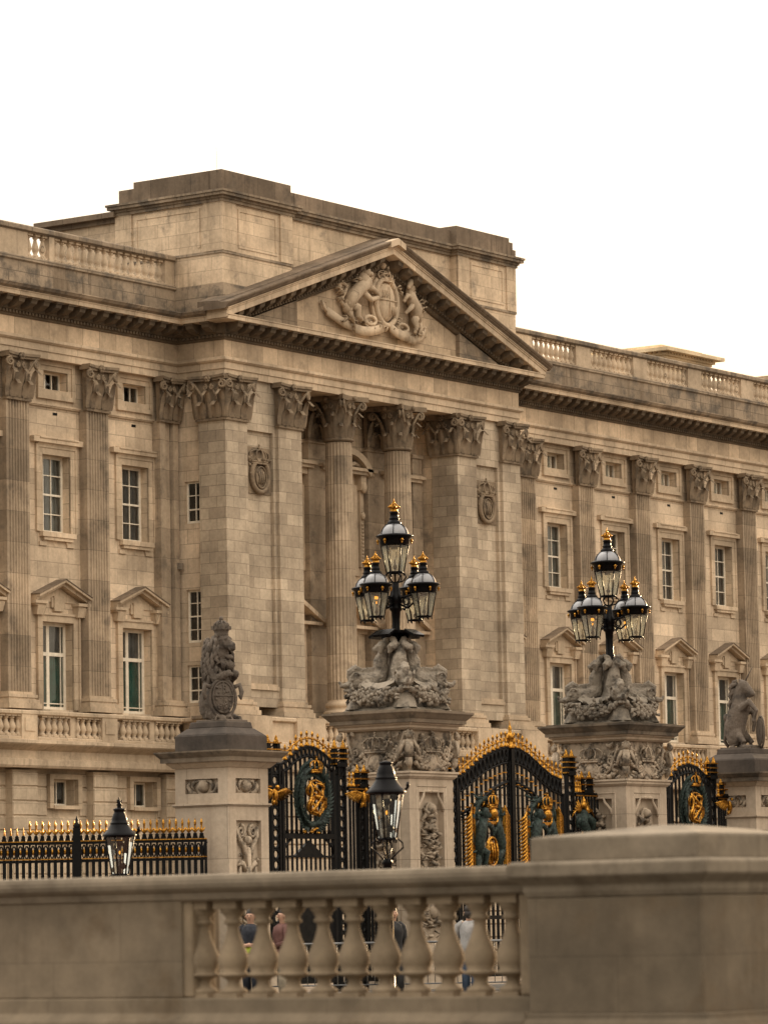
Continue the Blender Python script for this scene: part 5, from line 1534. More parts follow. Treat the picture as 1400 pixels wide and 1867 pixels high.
def wreath(parent, cx, cz, rx, rz, y):
    m = MB(); rnd = random.Random(17)
    for sg in (-1, 1):
        n = 26
        for i in range(n):
            q = PI*(.05+.9*i/n)
            bx, bz = cx+sg*rx*.8*math.sin(q), cz-rz*.84*math.cos(q)
            tx, tz = sg*math.cos(q), math.sin(q)
            for lane in (-1, 0, 1):
                L = .23; dirx = tx*.8+lane*sg*math.sin(q)*.6; dirz = tz*.8-lane*math.cos(q)*.6
                dl = math.hypot(dirx, dirz); dirx /= dl; dirz /= dl
                nx, nz = -dirz, dirx
                b0 = (bx+lane*.05*sg*math.sin(q), bz-lane*.05*math.cos(q))
                o = .05+.05*(lane == 0)+rnd.uniform(0,.03)
                w_ = .05
                m.add([(b0[0], y-o*.6, b0[1]), (b0[0]+dirx*L*.45+nx*w_, y-o-.0, b0[1]+dirz*L*.45+nz*w_), (b0[0]+dirx*L, y-o-.04, b0[1]+dirz*L), (b0[0]+dirx*L*.45-nx*w_, y-o, b0[1]+dirz*L*.45-nz*w_), (b0[0]+dirx*L*.5, y-o-.035, b0[1]+dirz*L*.5)],
                      [(0,1,4),(1,2,4),(2,3,4),(3,0,4)], False)
    m.tube([(cx+rx*.78*math.sin(2*PI*i/30), y-.03, cz-rz*.84*math.cos(2*PI*i/30)) for i in range(30)], .07, 6, closed=True)
    return m.build('laurel_wreath', M_bronze, parent)
def cypher(parent, cx, z0, z1, w, y):
    """interlaced gilt monogram: looped letters over one another"""
    m = MB(); H = z1-z0
    def loop(cz, rx, rz, a0, a1, dx=0, o=.06, th=.034, n=18, tilt=0.0):
        pts = []
        for i in range(n+1):
            q = a0+(a1-a0)*i/n
            pts.append((cx+dx+rx*math.cos(q)+tilt*rz*math.sin(q), y-o-.02*math.sin(3*q), cz+rz*math.sin(q)))
        m.tube(pts, [th*(.55+.45*math.sin(PI*i/n)) for i in range(n+1)], 6)
    top, bot = z0+H*.73, z0+H*.27
    loop(top, w*.42, H*.24, .3, 2*PI-.2, -w*.03); loop(top, w*.26, H*.15, -PI*.8, PI*1.0, w*.06, .1, .03)
    loop(bot, w*.48, H*.25, -.4, PI*1.5, 0, .08, .036); loop(bot, w*.3, H*.2, .5, PI*2.1, -w*.08, .11, .03)
    loop(bot, w*.26, H*.18, PI*.9, PI*2.6, w*.16, .07, .03)
    m.tube([(cx-w*.42,y-.09,z0+H*.95),(cx-w*.3,y-.11,z0+H*.7),(cx-w*.36,y-.1,z0+H*.42),(cx-w*.5,y-.08,z0+H*.36)], [.02,.036,.034,.016], 6)
    m.tube([(cx-w*.3,y-.1,z0+H*.9),(cx+w*.05,y-.13,z0+H*.62),(cx+w*.44,y-.1,z0+H*.42),(cx+w*.52,y-.08,z0+H*.5)], [.016,.04,.036,.014], 6)
    m.tube([(cx+w*.4,y-.08,z0+H*.9),(cx+w*.2,y-.12,z0+H*.55),(cx-w*.2,y-.12,z0+H*.2),(cx-w*.4,y-.08,z0+H*.06)], [.016,.038,.036,.014], 6)
    m.tube([(cx-w*.12,y-.1,z0+H*.55),(cx,y-.14,z0+H*.5),(cx+w*.12,y-.1,z0+H*.55)], .045, 6)
    m.tube([(cx-w*.3,y-.1,z0+H*.4),(cx,y-.13,z0-.0),(cx+w*.34,y-.1,z0+H*.42)], [.02,.036,.02], 6)
    return m.build('gilt_cypher', M_gold, parent)
def wings(parent, cx, cz, w, h, y, name='gilt_wings'):
    m = MB()
    for sg in (-1, 1):
        for i in range(9):
            q = .15+1.25*i/8; L = w*.55*(1-.35*i/8)
            m.tube([(cx+sg*.03, y-.06, cz), (cx+sg*L*.5*math.cos(q*.7), y-.1, cz+h*.28-h*.1*i/8), (cx+sg*L*math.cos(q*.8), y-.05, cz+h*.2-h*.75*math.sin(q)*.75)], [.02,.034,.012], 5)
    m.ell((cx, y-.08, cz-.02), (.07,.06,.14), 8, 6); m.ell((cx+.02, y-.12, cz+.13), (.045,.05,.05), 8, 5)
    m.tube([(cx, y-.06, cz-.1), (cx-.05, y-.06, cz-h*.5), (cx-.08, y-.05, cz-h*.62)], [.05,.04,.01], 5); m.tube([(cx, y-.06, cz-.1), (cx+.05, y-.06, cz-h*.5), (cx+.08, y-.05, cz-h*.62)], [.05,.04,.01], 5)
    return m.build(name, M_gold, parent)

def side_gate(label, cx, hw, arch, posts, mid, wre, panels, zr, seed):
    g = thing('side_gate', label, 'gate', (cx, GY, 0), 0, 'wrought iron side gates')
    m = MB(); band(m, arch, .19); m.build('arched_head', M_black, g)
    for (a, b, top) in posts:
        m = MB(); oval_post(m, a+.05, b-.05, .05, top)
        if a == posts[0][0]: m.box(a, b, GY-.06, GY+.06, zr-.04, zr+.04)
        m.build('gate_post', M_black, g)
    m = MB()
    z1 = arch[0][1]-.25
    m.box(cx-hw, cx+hw, GY-.05, GY+.05, mid-.05, mid+.05); m.box(cx-hw, cx+hw, GY-.04, GY+.04, .3, .38); m.box(cx-hw, cx+hw, GY-.035, GY+.035, mid-.42, mid-.38)
    for sg in (-1, 1): m.box(cx+sg*hw-.04, cx+sg*hw+.04, GY-.045, GY+.045, .1, interp(arch, cx+sg*hw)-.15)
    m.prism([(cx-hw*.62, mid-.42), (cx+hw*.62, mid-.42), (cx, mid-.08)], GY-.03, GY+.03)
    m.box(cx-hw*.85, cx+hw*.85, GY-.03, GY+.03, .38, mid-.75)
    for sg in (-1, 1): m.tube([(cx+sg*hw, GY, mid-.4), (cx+sg*hw*.92, GY, mid-.2), (cx+sg*hw*.7, GY, mid-.06)], .03, 5)
    lf = m.build('gate_leaf', M_black, g)
    n = 11
    for i in range(1, n):
        x = cx-hw+2*hw*i/n
        m = MB(); m.box(x-.02, x+.02, GY-.02, GY+.02, mid, interp(arch, x)-.19); m.lathe([(.02,0),(.045,.01),(.015,.14)], (x, GY, mid+.04), 6)
        m.box(x-.017, x+.017, GY-.017, GY+.017, .38, mid)
        m.build('bar', M_black, lf)
    wr = wreath(g, cx+wre[0], wre[1], wre[2]*.9, wre[3], GY-.05)
    m = MB(); royal_crown(m, (cx+wre[0]+.06, wre[1]+wre[3]*.72), .36, .32, GY-.12); m.build('gilt_crown', M_gold, g)
    cypher(g, cx+wre[0]+.06, wre[1]-wre[3]*.58, wre[1]+wre[3]*.52, .62, GY-.1)
    m = MB(); rnd = random.Random(seed)
    for k in range(9): m.ell((cx+wre[0]+rnd.uniform(-.26,.26), GY-.1, wre[1]-wre[3]*1.02+rnd.uniform(-.05,.05)), (.05,.04,.03), 6, 4)
    m.build('gilt_rose', M_gold, g)
    m = MB()
    k = 9
    for i in range(k):
        x = cx-hw*.86+hw*1.72*i/(k-1)
        spear(m, x, interp(arch, x)+.02, .31)
    m.tube([(cx-hw*.9+hw*1.8*i/20, GY, interp(arch, cx-hw*.9+hw*1.8*i/20)+.17) for i in range(21)], .02, 5)
    m.build('gilt_cresting', M_gold, g)
    for (xa, xb, zt) in panels['caps']: gold_cap(g, xa, xb, zt[0], zt[1], zt[2])
    for (xa, xb, em) in panels['fixed']:
        m = MB(); m.box(xa, xb, GY-.06, GY+.06, zr-.035, zr+.035); m.box(xa, xb, GY-.05, GY+.05, .3, .38)
        k = max(2, int((xb-xa)/.11))
        for i in range(1, k):
            x = xa+(xb-xa)*i/k; m.box(x-.02, x+.02, GY-.02, GY+.02, .38, zr)
        o = m.build('fixed_panel', M_black, g)
        m = MB(); m.box(xa, xb, GY-.075, GY+.02, zr-.02, zr+.005)
        for i in range(3): spear(m, xa+.12+.13*i, zr+.04, .3)
        m.build('gilt_finial', M_gold, o)
        if em: wings(g, (xa+xb)/2+em[0], zr-.16, em[1]*1.2, .36, GY-.06)
    return g
arch1 = [(61.84,4.61),(62.18,4.61),(62.45,4.71),(62.68,4.86),(62.9,4.95),(63.13,4.98),(63.4,4.95),(63.64,4.85),(64.01,4.67),(64.38,4.6)]
side_gate('black and gilt side gate with green wreath cypher, right of the lion pier', 63.1, .86, arch1,
          [(61.82,62.18,4.6),(64.08,64.4,4.6),(64.76,65.06,4.15)], 3.2, (0.0,3.98,.66,.66),
          dict(caps=[(61.74,62.12,(4.72,5.14,2)),(63.98,64.38,(4.6,5.12,3)),(64.76,65.1,(4.2,4.62,2))], fixed=[(64.42,65.5,(-.12,.95)),(61.0,61.82,(.42,.95))]), 4.17, 5)
arch3 = [(76.9,4.38),(77.05,4.55),(77.3,4.75),(77.6,4.9),(77.95,4.96),(78.35,4.9),(78.7,4.73),(79.0,4.64),(79.2,4.62)]
side_gate('black and gilt side gate with green wreath cypher, left of the unicorn pier', 77.97, .92, arch3,
          [(76.75,77.02,4.45),(78.84,79.16,4.6)], 3.1, (-.03,3.98,.64,.66),
          dict(caps=[(78.8,79.18,(4.64,5.14,3)),(79.4,79.72,(4.24,4.64,2))], fixed=[(79.2,80.2,(-.1,.95)),(75.65,76.75,None)]), 4.2, 6)

def main_gate():
    g = thing('main_gate', 'tall arched black double gate with gilt cresting and painted royal arms, between the lamp piers', 'gate', (70.5, GY, 0))
    arch = [(68.41,4.49),(68.58,4.52),(68.9,4.66),(69.22,4.83),(69.55,4.97),(69.86,5.06),(70.2,5.14),(70.5,5.16),(70.85,5.12),(71.15,5.03),(71.48,4.88),(71.8,4.71),(72.15,4.57),(72.5,4.5)]
    m = MB(); band(m, arch, .33, hole=.15); band(m, [(p[0], p[1]-.035) for p in arch], .26, GY+.03, .15); m.build('arched_head', M_black, g)
    for xa in (72.72, 68.14):
        m = MB(); oval_post(m, xa, xa+.24, .05, 4.62); m.build('gate_post', M_black, g)
    inner = [(68.45,3.7),(68.97,3.83),(69.4,4.06),(69.83,4.28),(70.2,4.38),(70.43,4.43)]
    for sg in (0, 1):
        f = (lambda x: x) if sg == 0 else (lambda x: 141.0-x)
        m = MB()
        xa, xb = sorted((f(68.45), f(70.42)))
        for x in (xa, xb): m.box(x-.035, x+.035, GY-.045, GY+.045, .1, interp(arch, x)-.3)
        m.box(xa, xb, GY-.04, GY+.04, 1.5, 1.58); m.box(xa, xb, GY-.04, GY+.04, .3, .38)
        m.tube([(f(p[0]), GY, p[1]) for p in inner], .042, 6); m.tube([(f(p[0]), GY, p[1]-.08) for p in inner], .022, 5)
        lf = m.build('gate_leaf', M_black, g)
        n = 11
        for i in range(1, n):
            x = xa+(xb-xa)*i/n
            m = MB(); m.box(x-.024, x+.024, GY-.022, GY+.022, .38, interp(arch, x)-.33); m.build('bar', M_black, lf)
            zt = interp(arch, x)-.33
            for dz in (.2, .44):
                gm = MB(); gm.box(x-.06, x+.06, GY-.03, GY+.02, zt-dz-.012, zt-dz+.012); gm.build('gilt_collar', M_gold, lf)
        # plumes either side of the arms
        for (cx, w_, dr) in ((xa+.3, .34, 1), (xb-.2, .26, -1)):
            m = MB()
            for i in range(15):
                z = 2.55+1.2*i/15
                m.tube([(cx-dr*w_*.5, GY-.05, z-.1), (cx, GY-.1, z), (cx+dr*w_*.42, GY-.08, z+.24)], [.016,.034,.014], 5)
            m.box(cx+dr*w_*.42-.03, cx+dr*w_*.42+.03, GY-.12, GY-.03, 2.5, 3.86)
            m.build('gilt_plume', M_gold, lf)
        c = (xa+xb)/2+.02
        m = MB()
        Tm = lambda a, o, z: (c+a, GY-o, z)
        mo = m; m = MB()
        m.chain([Tm(-.42,.1,2.75),Tm(-.44,.14,3.1),Tm(-.36,.16,3.4),Tm(-.28,.16,3.6)], [.1,.15,.15,.12]); m.ell(Tm(-.26,.2,3.72), (.12,.12,.14)); m.ell(Tm(-.16,.24,3.68), (.07,.07,.06))
        m.chain([Tm(-.3,.16,3.45),Tm(-.12,.2,3.5),Tm(0,.2,3.38)], [.07,.06,.05]); m.chain([Tm(-.4,.14,2.95),Tm(-.2,.18,2.9),Tm(-.26,.16,2.65),Tm(-.12,.16,2.55)], [.12,.1,.07,.05]); m.chain([Tm(-.46,.12,2.8),Tm(-.5,.14,2.5),Tm(-.4,.14,2.4)], [.1,.06,.05])
        m.chain([Tm(.44,.1,2.8),Tm(.4,.14,3.1),Tm(.28,.16,3.38),Tm(.24,.16,3.6)], [.1,.14,.13,.09]); m.chain([Tm(.24,.16,3.6),Tm(.22,.18,3.74),Tm(.1,.2,3.62)], [.08,.08,.05])
        m.chain([Tm(.28,.16,3.35),Tm(.14,.2,3.4),Tm(.06,.2,3.28)], [.06,.05,.04]); m.chain([Tm(.42,.14,2.95),Tm(.26,.18,2.8),Tm(.32,.16,2.6)], [.11,.08,.05])
        for k in range(10): m.ell(Tm(-.32+.16*math.cos(k), .16, 3.6+.14*math.sin(k)), .05, 6, 4)
        m.tube([Tm(-.5,.08,2.9),Tm(-.62,.08,3.2),Tm(-.5,.08,3.5),Tm(-.58,.08,3.7)], [.04,.04,.04,.07], 6)
        m.tube([Tm(-.1,.12,4.05),Tm(-.35,.1,3.98),Tm(-.5,.08,3.75),Tm(-.62,.08,3.62)], [.05,.08,.07,.03], 6); m.tube([Tm(.1,.12,4.05),Tm(.3,.1,3.95),Tm(.46,.08,3.75),Tm(.52,.08,3.6)], [.05,.08,.07,.03], 6)
        for vtx in m.v: vtx.y = GY-.1+(vtx.y-GY+.1)*.8
        rl = random.Random(8+sg)
        for k in range(56):
            a_, z_ = rl.uniform(-.6,.6), rl.uniform(2.5,4.1)
            if abs(a_) < .2 and z_ < 3.9: continue
            q_ = rl.uniform(0, 2*PI); L = rl.uniform(.06,.12)
            m.tube([Tm(a_-L*math.cos(q_),.05,z_-L*math.sin(q_)), Tm(a_,.14,z_), Tm(a_+L*math.cos(q_+.9),.08,z_+L*math.sin(q_+.9))], [.012,.032,.008], 5)
        m.build('painted_supporter', M_bronze, lf)
        m = MB()
        royal_crown(m, (c, 3.84), .32, .36, GY-.16)
        m.ell(Tm(0,.2,3.72), (.14,.12,.14), 10, 6); m.box(c-.16, c+.16, GY-.2, GY-.08, 3.5, 3.56)
        for sg2 in (-1, 1): m.tube([Tm(sg2*.12,.18,3.8),Tm(sg2*.22,.18,3.72),Tm(sg2*.2,.18,3.56),Tm(sg2*.1,.18,3.5)], .035, 6); m.tube([Tm(-.36+.0*sg2,.2,3.86),Tm(-.32,.2,3.95),Tm(-.26,.2,3.86)], .03, 5)
        m.ell(Tm(.02,.12,2.92), (.17,.09,.26), 12, 8); m.tube([Tm(.02+.2*math.sin(2*PI*i/18),.16,2.92+.3*math.cos(2*PI*i/18)) for i in range(18)], .035, 6, closed=True)
        for k in range(3): m.tube([Tm(-.08+.1*k,.2,3.1),Tm(-.06+.1*k,.22,2.9),Tm(-.05+.08*k,.2,2.72)], .02, 5)
        m.tube([Tm(-.55,.1,2.5),Tm(-.25,.16,2.42),Tm(0,.14,2.5),Tm(.25,.16,2.42),Tm(.5,.1,2.52)], .06, 6)
        m.build('gilt_arms', M_gold, lf)
    m = MB(); m.box(70.44, 70.56, GY-.07, GY+.05, .1, 5.12)
    for i in range(12): m.ring((70.36, GY-.01, 3.9+.1*i), .035, .045, .014, 8, 4)
    m.build('meeting_stile', M_black, g)
    m = MB()
    n = 25
    for i in range(n):
        x = 68.5+3.98*i/(n-1)
        if abs(x-70.5) < .08: continue
        spear(m, x, interp(arch, x)+.02, .33)
    m.tube([(68.45+4.1*i/40, GY, interp(arch, 68.45+4.1*i/40)+.15) for i in range(41)], .018, 5)
    m.lathe([(.1,0),(.11,.04),(.07,.08),(.06,.16),(.09,.2),(.1,.26),(.05,.32),(.035,.38),(.045,.42),(.02,.48),(.004,.58)], (70.5, GY, 5.14), 10)
    for sg in (-1, 1): m.tube([(70.5,GY,5.22),(70.5+sg*.12,GY,5.3),(70.5+sg*.1,GY,5.42),(70.5+sg*.03,GY,5.4)], .025, 5)
    m.build('gilt_cresting', M_gold, g)
    gold_cap(g, 72.68, 73.0, 4.6, 5.16, 3); gold_cap(g, 68.1, 68.4, 4.6, 5.1, 3); gold_cap(g, 73.3, 73.72, 4.22, 4.68, 2)
    for (xa, xb) in ((73.0, 74.1), (67.05, 68.1)):
        m = MB(); m.box(xa, xb, GY-.06, GY+.06, 4.16, 4.23); m.box(xa, xb, GY-.05, GY+.05, .3, .38); m.box(xa+.35, xb, GY-.04, GY+.04, 3.76, 3.81)
        for i in range(1, 9):
            x = xa+(xb-xa)*i/9; m.box(x-.022, x+.022, GY-.02, GY+.02, .38, 4.18)
        o = m.build('fixed_panel', M_black, g)
        m = MB(); m.box(xa, xb, GY-.075, GY+.02, 4.15, 4.175)
        for i in range(3): spear(m, xa+.08+.1*i, 4.24, .4)
        m.build('gilt_finial', M_gold, o)
        c = (xa+xb)/2-.3
        m = MB()
        for sg in (-1, 1):
            for i in range(7):
                m.tube([(c, GY-.06, 3.7), (c+sg*(.14+.03*i), GY-.1, 3.85), (c+sg*(.2+.045*i), GY-.07, 4.1-.07*i)], [.015,.028,.01], 5)
        m.ell((c, GY-.1, 3.95), (.1,.08,.1), 8, 6); m.lathe([(.06,0),(.05,.05),(.01,.12)], (c, GY-.1, 4.02), 8)
        m.tube([(c-.1,GY-.08,3.2),(c,GY-.12,3.4),(c+.1,GY-.08,3.2)], .06, 6)
        m.build('gilt_wings', M_gold, g)
        m = MB()
        m.chain([(c-.05,GY-.12,3.75),(c-.12,GY-.14,3.55),(c+.05,GY-.14,3.4),(c-.06,GY-.12,3.2)], [.11,.12,.11,.07])
        m.chain([(c+.1,GY-.1,3.72),(c+.3,GY-.12,3.6),(c+.34,GY-.1,3.35)], [.08,.1,.06]); m.chain([(c-.2,GY-.1,3.7),(c-.26,GY-.1,3.5)], [.07,.05])
        m.build('painted_beast', M_bronze, g)
    return g
main_gate()

# ================================================================== LOW RAILINGS AT THE LEFT
FA, FB = Vector((58.98, 45.21, 0)), Vector((55.9, 49.63, 0))
fd = (FB-FA).normalized()
railing = thing('railings', 'black iron railings with gilt spearheads, running from the lion pier to the left edge', 'railings', FA)
fa = math.atan2(fd.y, fd.x)
railing.rotation_euler = (0,0,fa)
LF = (FB-FA).length
m = MB()
for z in (3.08, 2.74): m.box(-.02, LF, -.045, .045, z-.03, z+.02)
m.box(-.02, LF, -.04, .04, .3, .36); m.box(-.03,.02,-.05,.05,0,3.1)
m.tube([(0,-.0,2.76),(.05,0,2.9),(-.02,0,3.06)], .03, 5)
m.build('rail', M_black, railing, world=False)
m = MB()
for z in (3.1, 2.765): m.box(-.03, LF, -.06, .06, z-.0, z+.018)
m.build('gilt_rail_edge', M_gold, railing, world=False)
proto = None
nb = int(LF/.12)
for i in range(nb):
    u = .07+.12*i
    tall = u < 3.4
    if proto is None or proto[2] != tall:
        m = MB(); m.box(-.033,.033,-.033,.033,.0,2.74); m.box(-.02,.02,-.02,.02,2.74,3.06); m.lathe([(.05,0),(.055,.03),(.035,.09),(.045,.1),(.02,.13)], (0,0,3.1), 8)
        m.ring((.06,0,2.91), .035, .12, .015, 10, 4)
        o = m.build('bar', M_black, railing, world=False)
        m = MB()
        m.ell((.06,-.02,2.91), (.03,.025,.055), 8, 5)
        if tall:
            m.lathe([(.035,3.2),(.04,3.22),(.02,3.26),(.018,3.33),(.03,3.36),(.018,3.39),(.02,3.46),(.028,3.49),(.016,3.54),(.004,3.58)], (0,0,-.08), 8)
            for sg in (-1, 1): m.tube([(0,0,3.24),(sg*.035,0,3.28),(sg*.06,0,3.33)], [.02,.022,.01], 5)
        else:
            m.lathe([(.012,3.2),(.02,3.26),(.012,3.34),(.003,3.4)], (0,0,-.02), 8)
        m.build('gilt_spearhead', M_gold, o, world=False)
        proto = (o, u, tall)
    else: o = copy_tree(proto[0], railing)
    o.location = (u, 0, 0)
m = MB(); m.box(-.09,.09,-.09,.09,0,3.1); m.box(-.07,.07,-.07,.07,3.1,3.36); m.lathe([(.06,0),(.075,.05),(.03,.1),(.035,.14),(.005,.22)], (0,0,3.36), 8)
o = m.build('post', M_black, railing, world=False); o.location = (2.42, 0, 0)
# ================================================================== STREET LANTERNS
def street_lantern(loc, label, pointed):
    t = thing('street_lantern', label, 'street lamp', loc, 0, 'old gas street lanterns')
    N = 6; zb, zt = 2.5, 3.07
    rot = R(20)
    def hx(r, z): return [(r*math.cos(rot+2*PI*i/N), r*math.sin(rot+2*PI*i/N), z) for i in range(N)]
    m = MB()
    m.lathe([(.17,0),(.18,.25),(.13,.3),(.11,.6),(.08,.65),(.065,1.7),(.07,1.75),(.09,1.78),(.055,1.84),(.05,2.02),(.07,2.06),(.075,2.12),(.06,2.18),(.085,2.2),(.04,2.26)], (0,0,0), 12)
    m.tube([(-.22,0,1.8),(.22,0,1.8)], .018, 6)
    m.build('post', M_lampb, t, world=False)
    m = MB()
    b, tp = hx(.135, zb), hx(.24, zt)
    for i in range(N):
        k = (i+1) % N
        m.tube([b[i], tp[i]], .014, 5); m.tube([b[i], b[k]], .018, 5); m.tube([tp[i], tp[k]], .02, 5)
        m.tube([(b[i][0], b[i][1], zb), (b[i][0], b[i][1], zb-.05)], .014, 5)
    for i in range(4):
        a = rot+PI/2*i
        m.tube([(.045*math.cos(a),.045*math.sin(a),2.24),(.14*math.cos(a),.14*math.sin(a),2.32),(.235*math.cos(a),.235*math.sin(a),2.39),(.225*math.cos(a),.225*math.sin(a),2.45),(.16*math.cos(a),.16*math.sin(a),2.5)], .0115, 5)
    m.tube([(0,0,2.2),(0,0,2.52)], .018, 6)
    f = m.build('lantern_frame', M_lampb, t, world=False)
    m = MB()
    for i in range(N): m.quad(b[i], b[(i+1) % N], tp[(i+1) % N], tp[i])
    m.build('glass', M_lglass, f, world=False)
    m = MB()
    m.lathe([(.25,zt-.01),(.285,zt+.0),(.285,zt+.02),(.255,zt+.05),(.205,zt+.1),(.155,zt+.165),(.15,zt+.18),(.16,zt+.19),(.138,zt+.205),(.13,zt+.25),(.11,zt+.31),(.092,zt+.345)] +
            ([(.085,zt+.37),(.105,zt+.385),(.1,zt+.405),(.05,zt+.42)] if pointed else [(.085,zt+.355),(.098,zt+.37),(.098,zt+.39),(.03,zt+.405)]), (0,0,0), 24)
    if pointed:
        m.lathe([(.05,0),(.035,.03),(.05,.05),(.02,.09),(.025,.11),(.004,.17)], (0,0,zt+.41), 8)
        for sg in (-1, 1): m.tube([(0,0,zt+.48),(sg*.05,0,zt+.5),(sg*.05,0,zt+.54)], .012, 5)
    m.tube([(.27*math.cos(-.7),.27*math.sin(-.7),zt+.03),(.32*math.cos(-.7),.32*math.sin(-.7),zt+.08),(.32*math.cos(-.7),.32*math.sin(-.7),zt+.14)], .02, 6)
    m.ell((.32*math.cos(-.7),.32*math.sin(-.7),zt+.1), .03, 8, 5)
    m.build('hood', M_lampb, f, world=False)
    m = MB(); m.tube([(.02,0,zb),(.02,0,zb+.42)], .016, 6); m.ell((.05,-.03,zb+.13), .05, 8, 6); m.lathe([(.03,zb+.42),(.08,zb+.46),(.06,zb+.5)], (0,0,0), 10)
    m.build('burner', M_lampb, f, world=False)
    m = MB()
    for dx, dy in ((-.025,-.03),(.03,-.03),(.0,.03)): m.ell((dx,dy,zb+.47), (.026,.026,.028), 6, 5)
    m.ell((-.03,-.02,zb+.33), (.012,.012,.028), 6, 4)
    m.build('flame', M_flame, f, world=False)
    return t
street_lantern((40.33, 28.06, 0), 'black street lantern with a flat-topped hood, in front of the carved pier', False).scale = (.88, .88, 1.0)
street_lantern((45.5, 36.47, -.26), 'black street lantern with a spiked hood, in front of the railings', True).scale = (.9, .9, 1.0)

# ================================================================== FOREGROUND BALUSTRADE
BX = 22.2
fb = thing('stone_balustrade', 'weathered stone balustrade with a heavy corner pedestal, across the foreground', 'balustrade', (BX, 15.8, 0))
m = MB(); m.box(BX, BX+.45, 17.24, 24, .95, 1.64); m.build('solid_wall', M_fore, fb, bevel=.012)
m = MB()
m.sweep([(BX,24),(BX,13.3)], [(-.45,0),(.24,0),(.24,.55),(.2,.62),(.1,.72),(.1,.78),(.03,.84),(.03,.95),(-.45,.95)])
m.build('base_course', M_fore, fb, bevel=.01)
m = MB()
m.sweep([(BX,24),(BX,14.24)], [(-.4,1.63),(.0,1.632),(.03,1.66),(.03,1.69),(.07,1.71),(.1,1.74),(.1,1.8),(.08,1.82),(-.4,1.83)])
m.build('coping_rail', M_foret, fb, bevel=.012)
def fore_baluster():
    m = MB()
    m.box(-.1,.1,-.1,.1,.0,.03); m.box(-.1,.1,-.1,.1,.625,.69)
    m.lathe([(.092,.03),(.1,.042),(.09,.056),(.058,.075),(.047,.095),(.047,.118),(.06,.135),(.104,.15),(.112,.16),(.104,.17),(.088,.18),(.102,.215),(.112,.255),(.106,.3),(.085,.35),(.06,.41),(.043,.47),(.042,.51),(.062,.52),(.068,.53),(.062,.54),(.05,.555),(.072,.59),(.092,.61),(.092,.626)], (0,0,0), 24)
    return m
pr = None
ysb = [14.53+.262*i for i in range(11)]
for y in ysb:
    if pr is None: pr = fore_baluster().build('baluster', M_balu, fb, world=False); o = pr
    else: o = pr.copy(); COL.objects.link(o); o.parent = fb
    o.location = Vector((BX+.14, y, .95))-Vector((BX, 15.8, 0))
for (a, c) in ((14.24, 14.4), (17.16, 17.26)):
    m = MB(); m.box(BX+.02, BX+.3, a, c, .95, 1.64); m.build('half_baluster', M_balu, fb, bevel=.02)
m = MB(); m.box(BX-.12, BX+1.5, 12.9, 14.24, .83, 1.6); m.build('pedestal', M_fore, fb, bevel=.015)
m = MB()
m.sweep([(BX+.6,14.24),(BX-.12,14.24),(BX-.12,12.9),(BX+4,12.9)], [(-.3,1.6),(.0,1.6),(.02,1.64),(.02,1.68),(.06,1.71),(.1,1.74),(.1,1.82),(.07,1.84),(-.3,1.84)])
m.build('pedestal_moulding', M_foret, fb, bevel=.01)
m = MB()
x0, x1, y0, y1 = BX-.1, BX+1.52, 12.92, 14.22
m.box(x0, x1, y0, y1, 1.835, 2.0)
m.frustum((x0+x1)/2, (y0+y1)/2, (x1-x0)/2, (y1-y0)/2, 2.0, .12, .1, 2.075)
m.build('pedestal_cap', M_foret, fb, bevel=.015)
m = MB(); m.sweep([(BX-.12,14.24),(BX-.12,12.9),(BX+4,12.9)], [(-.3,0),(.2,0),(.2,.55),(.14,.65),(.14,.72),(.05,.8),(.05,.84),(-.3,.84)]); m.build('pedestal_base', M_fore, fb, bevel=.01)
m = MB()
m.box(BX+1.5, BX+4, 12.95, 13.4, .83, 1.62)
m.build('return_wall', M_fore, fb, bevel=.012)

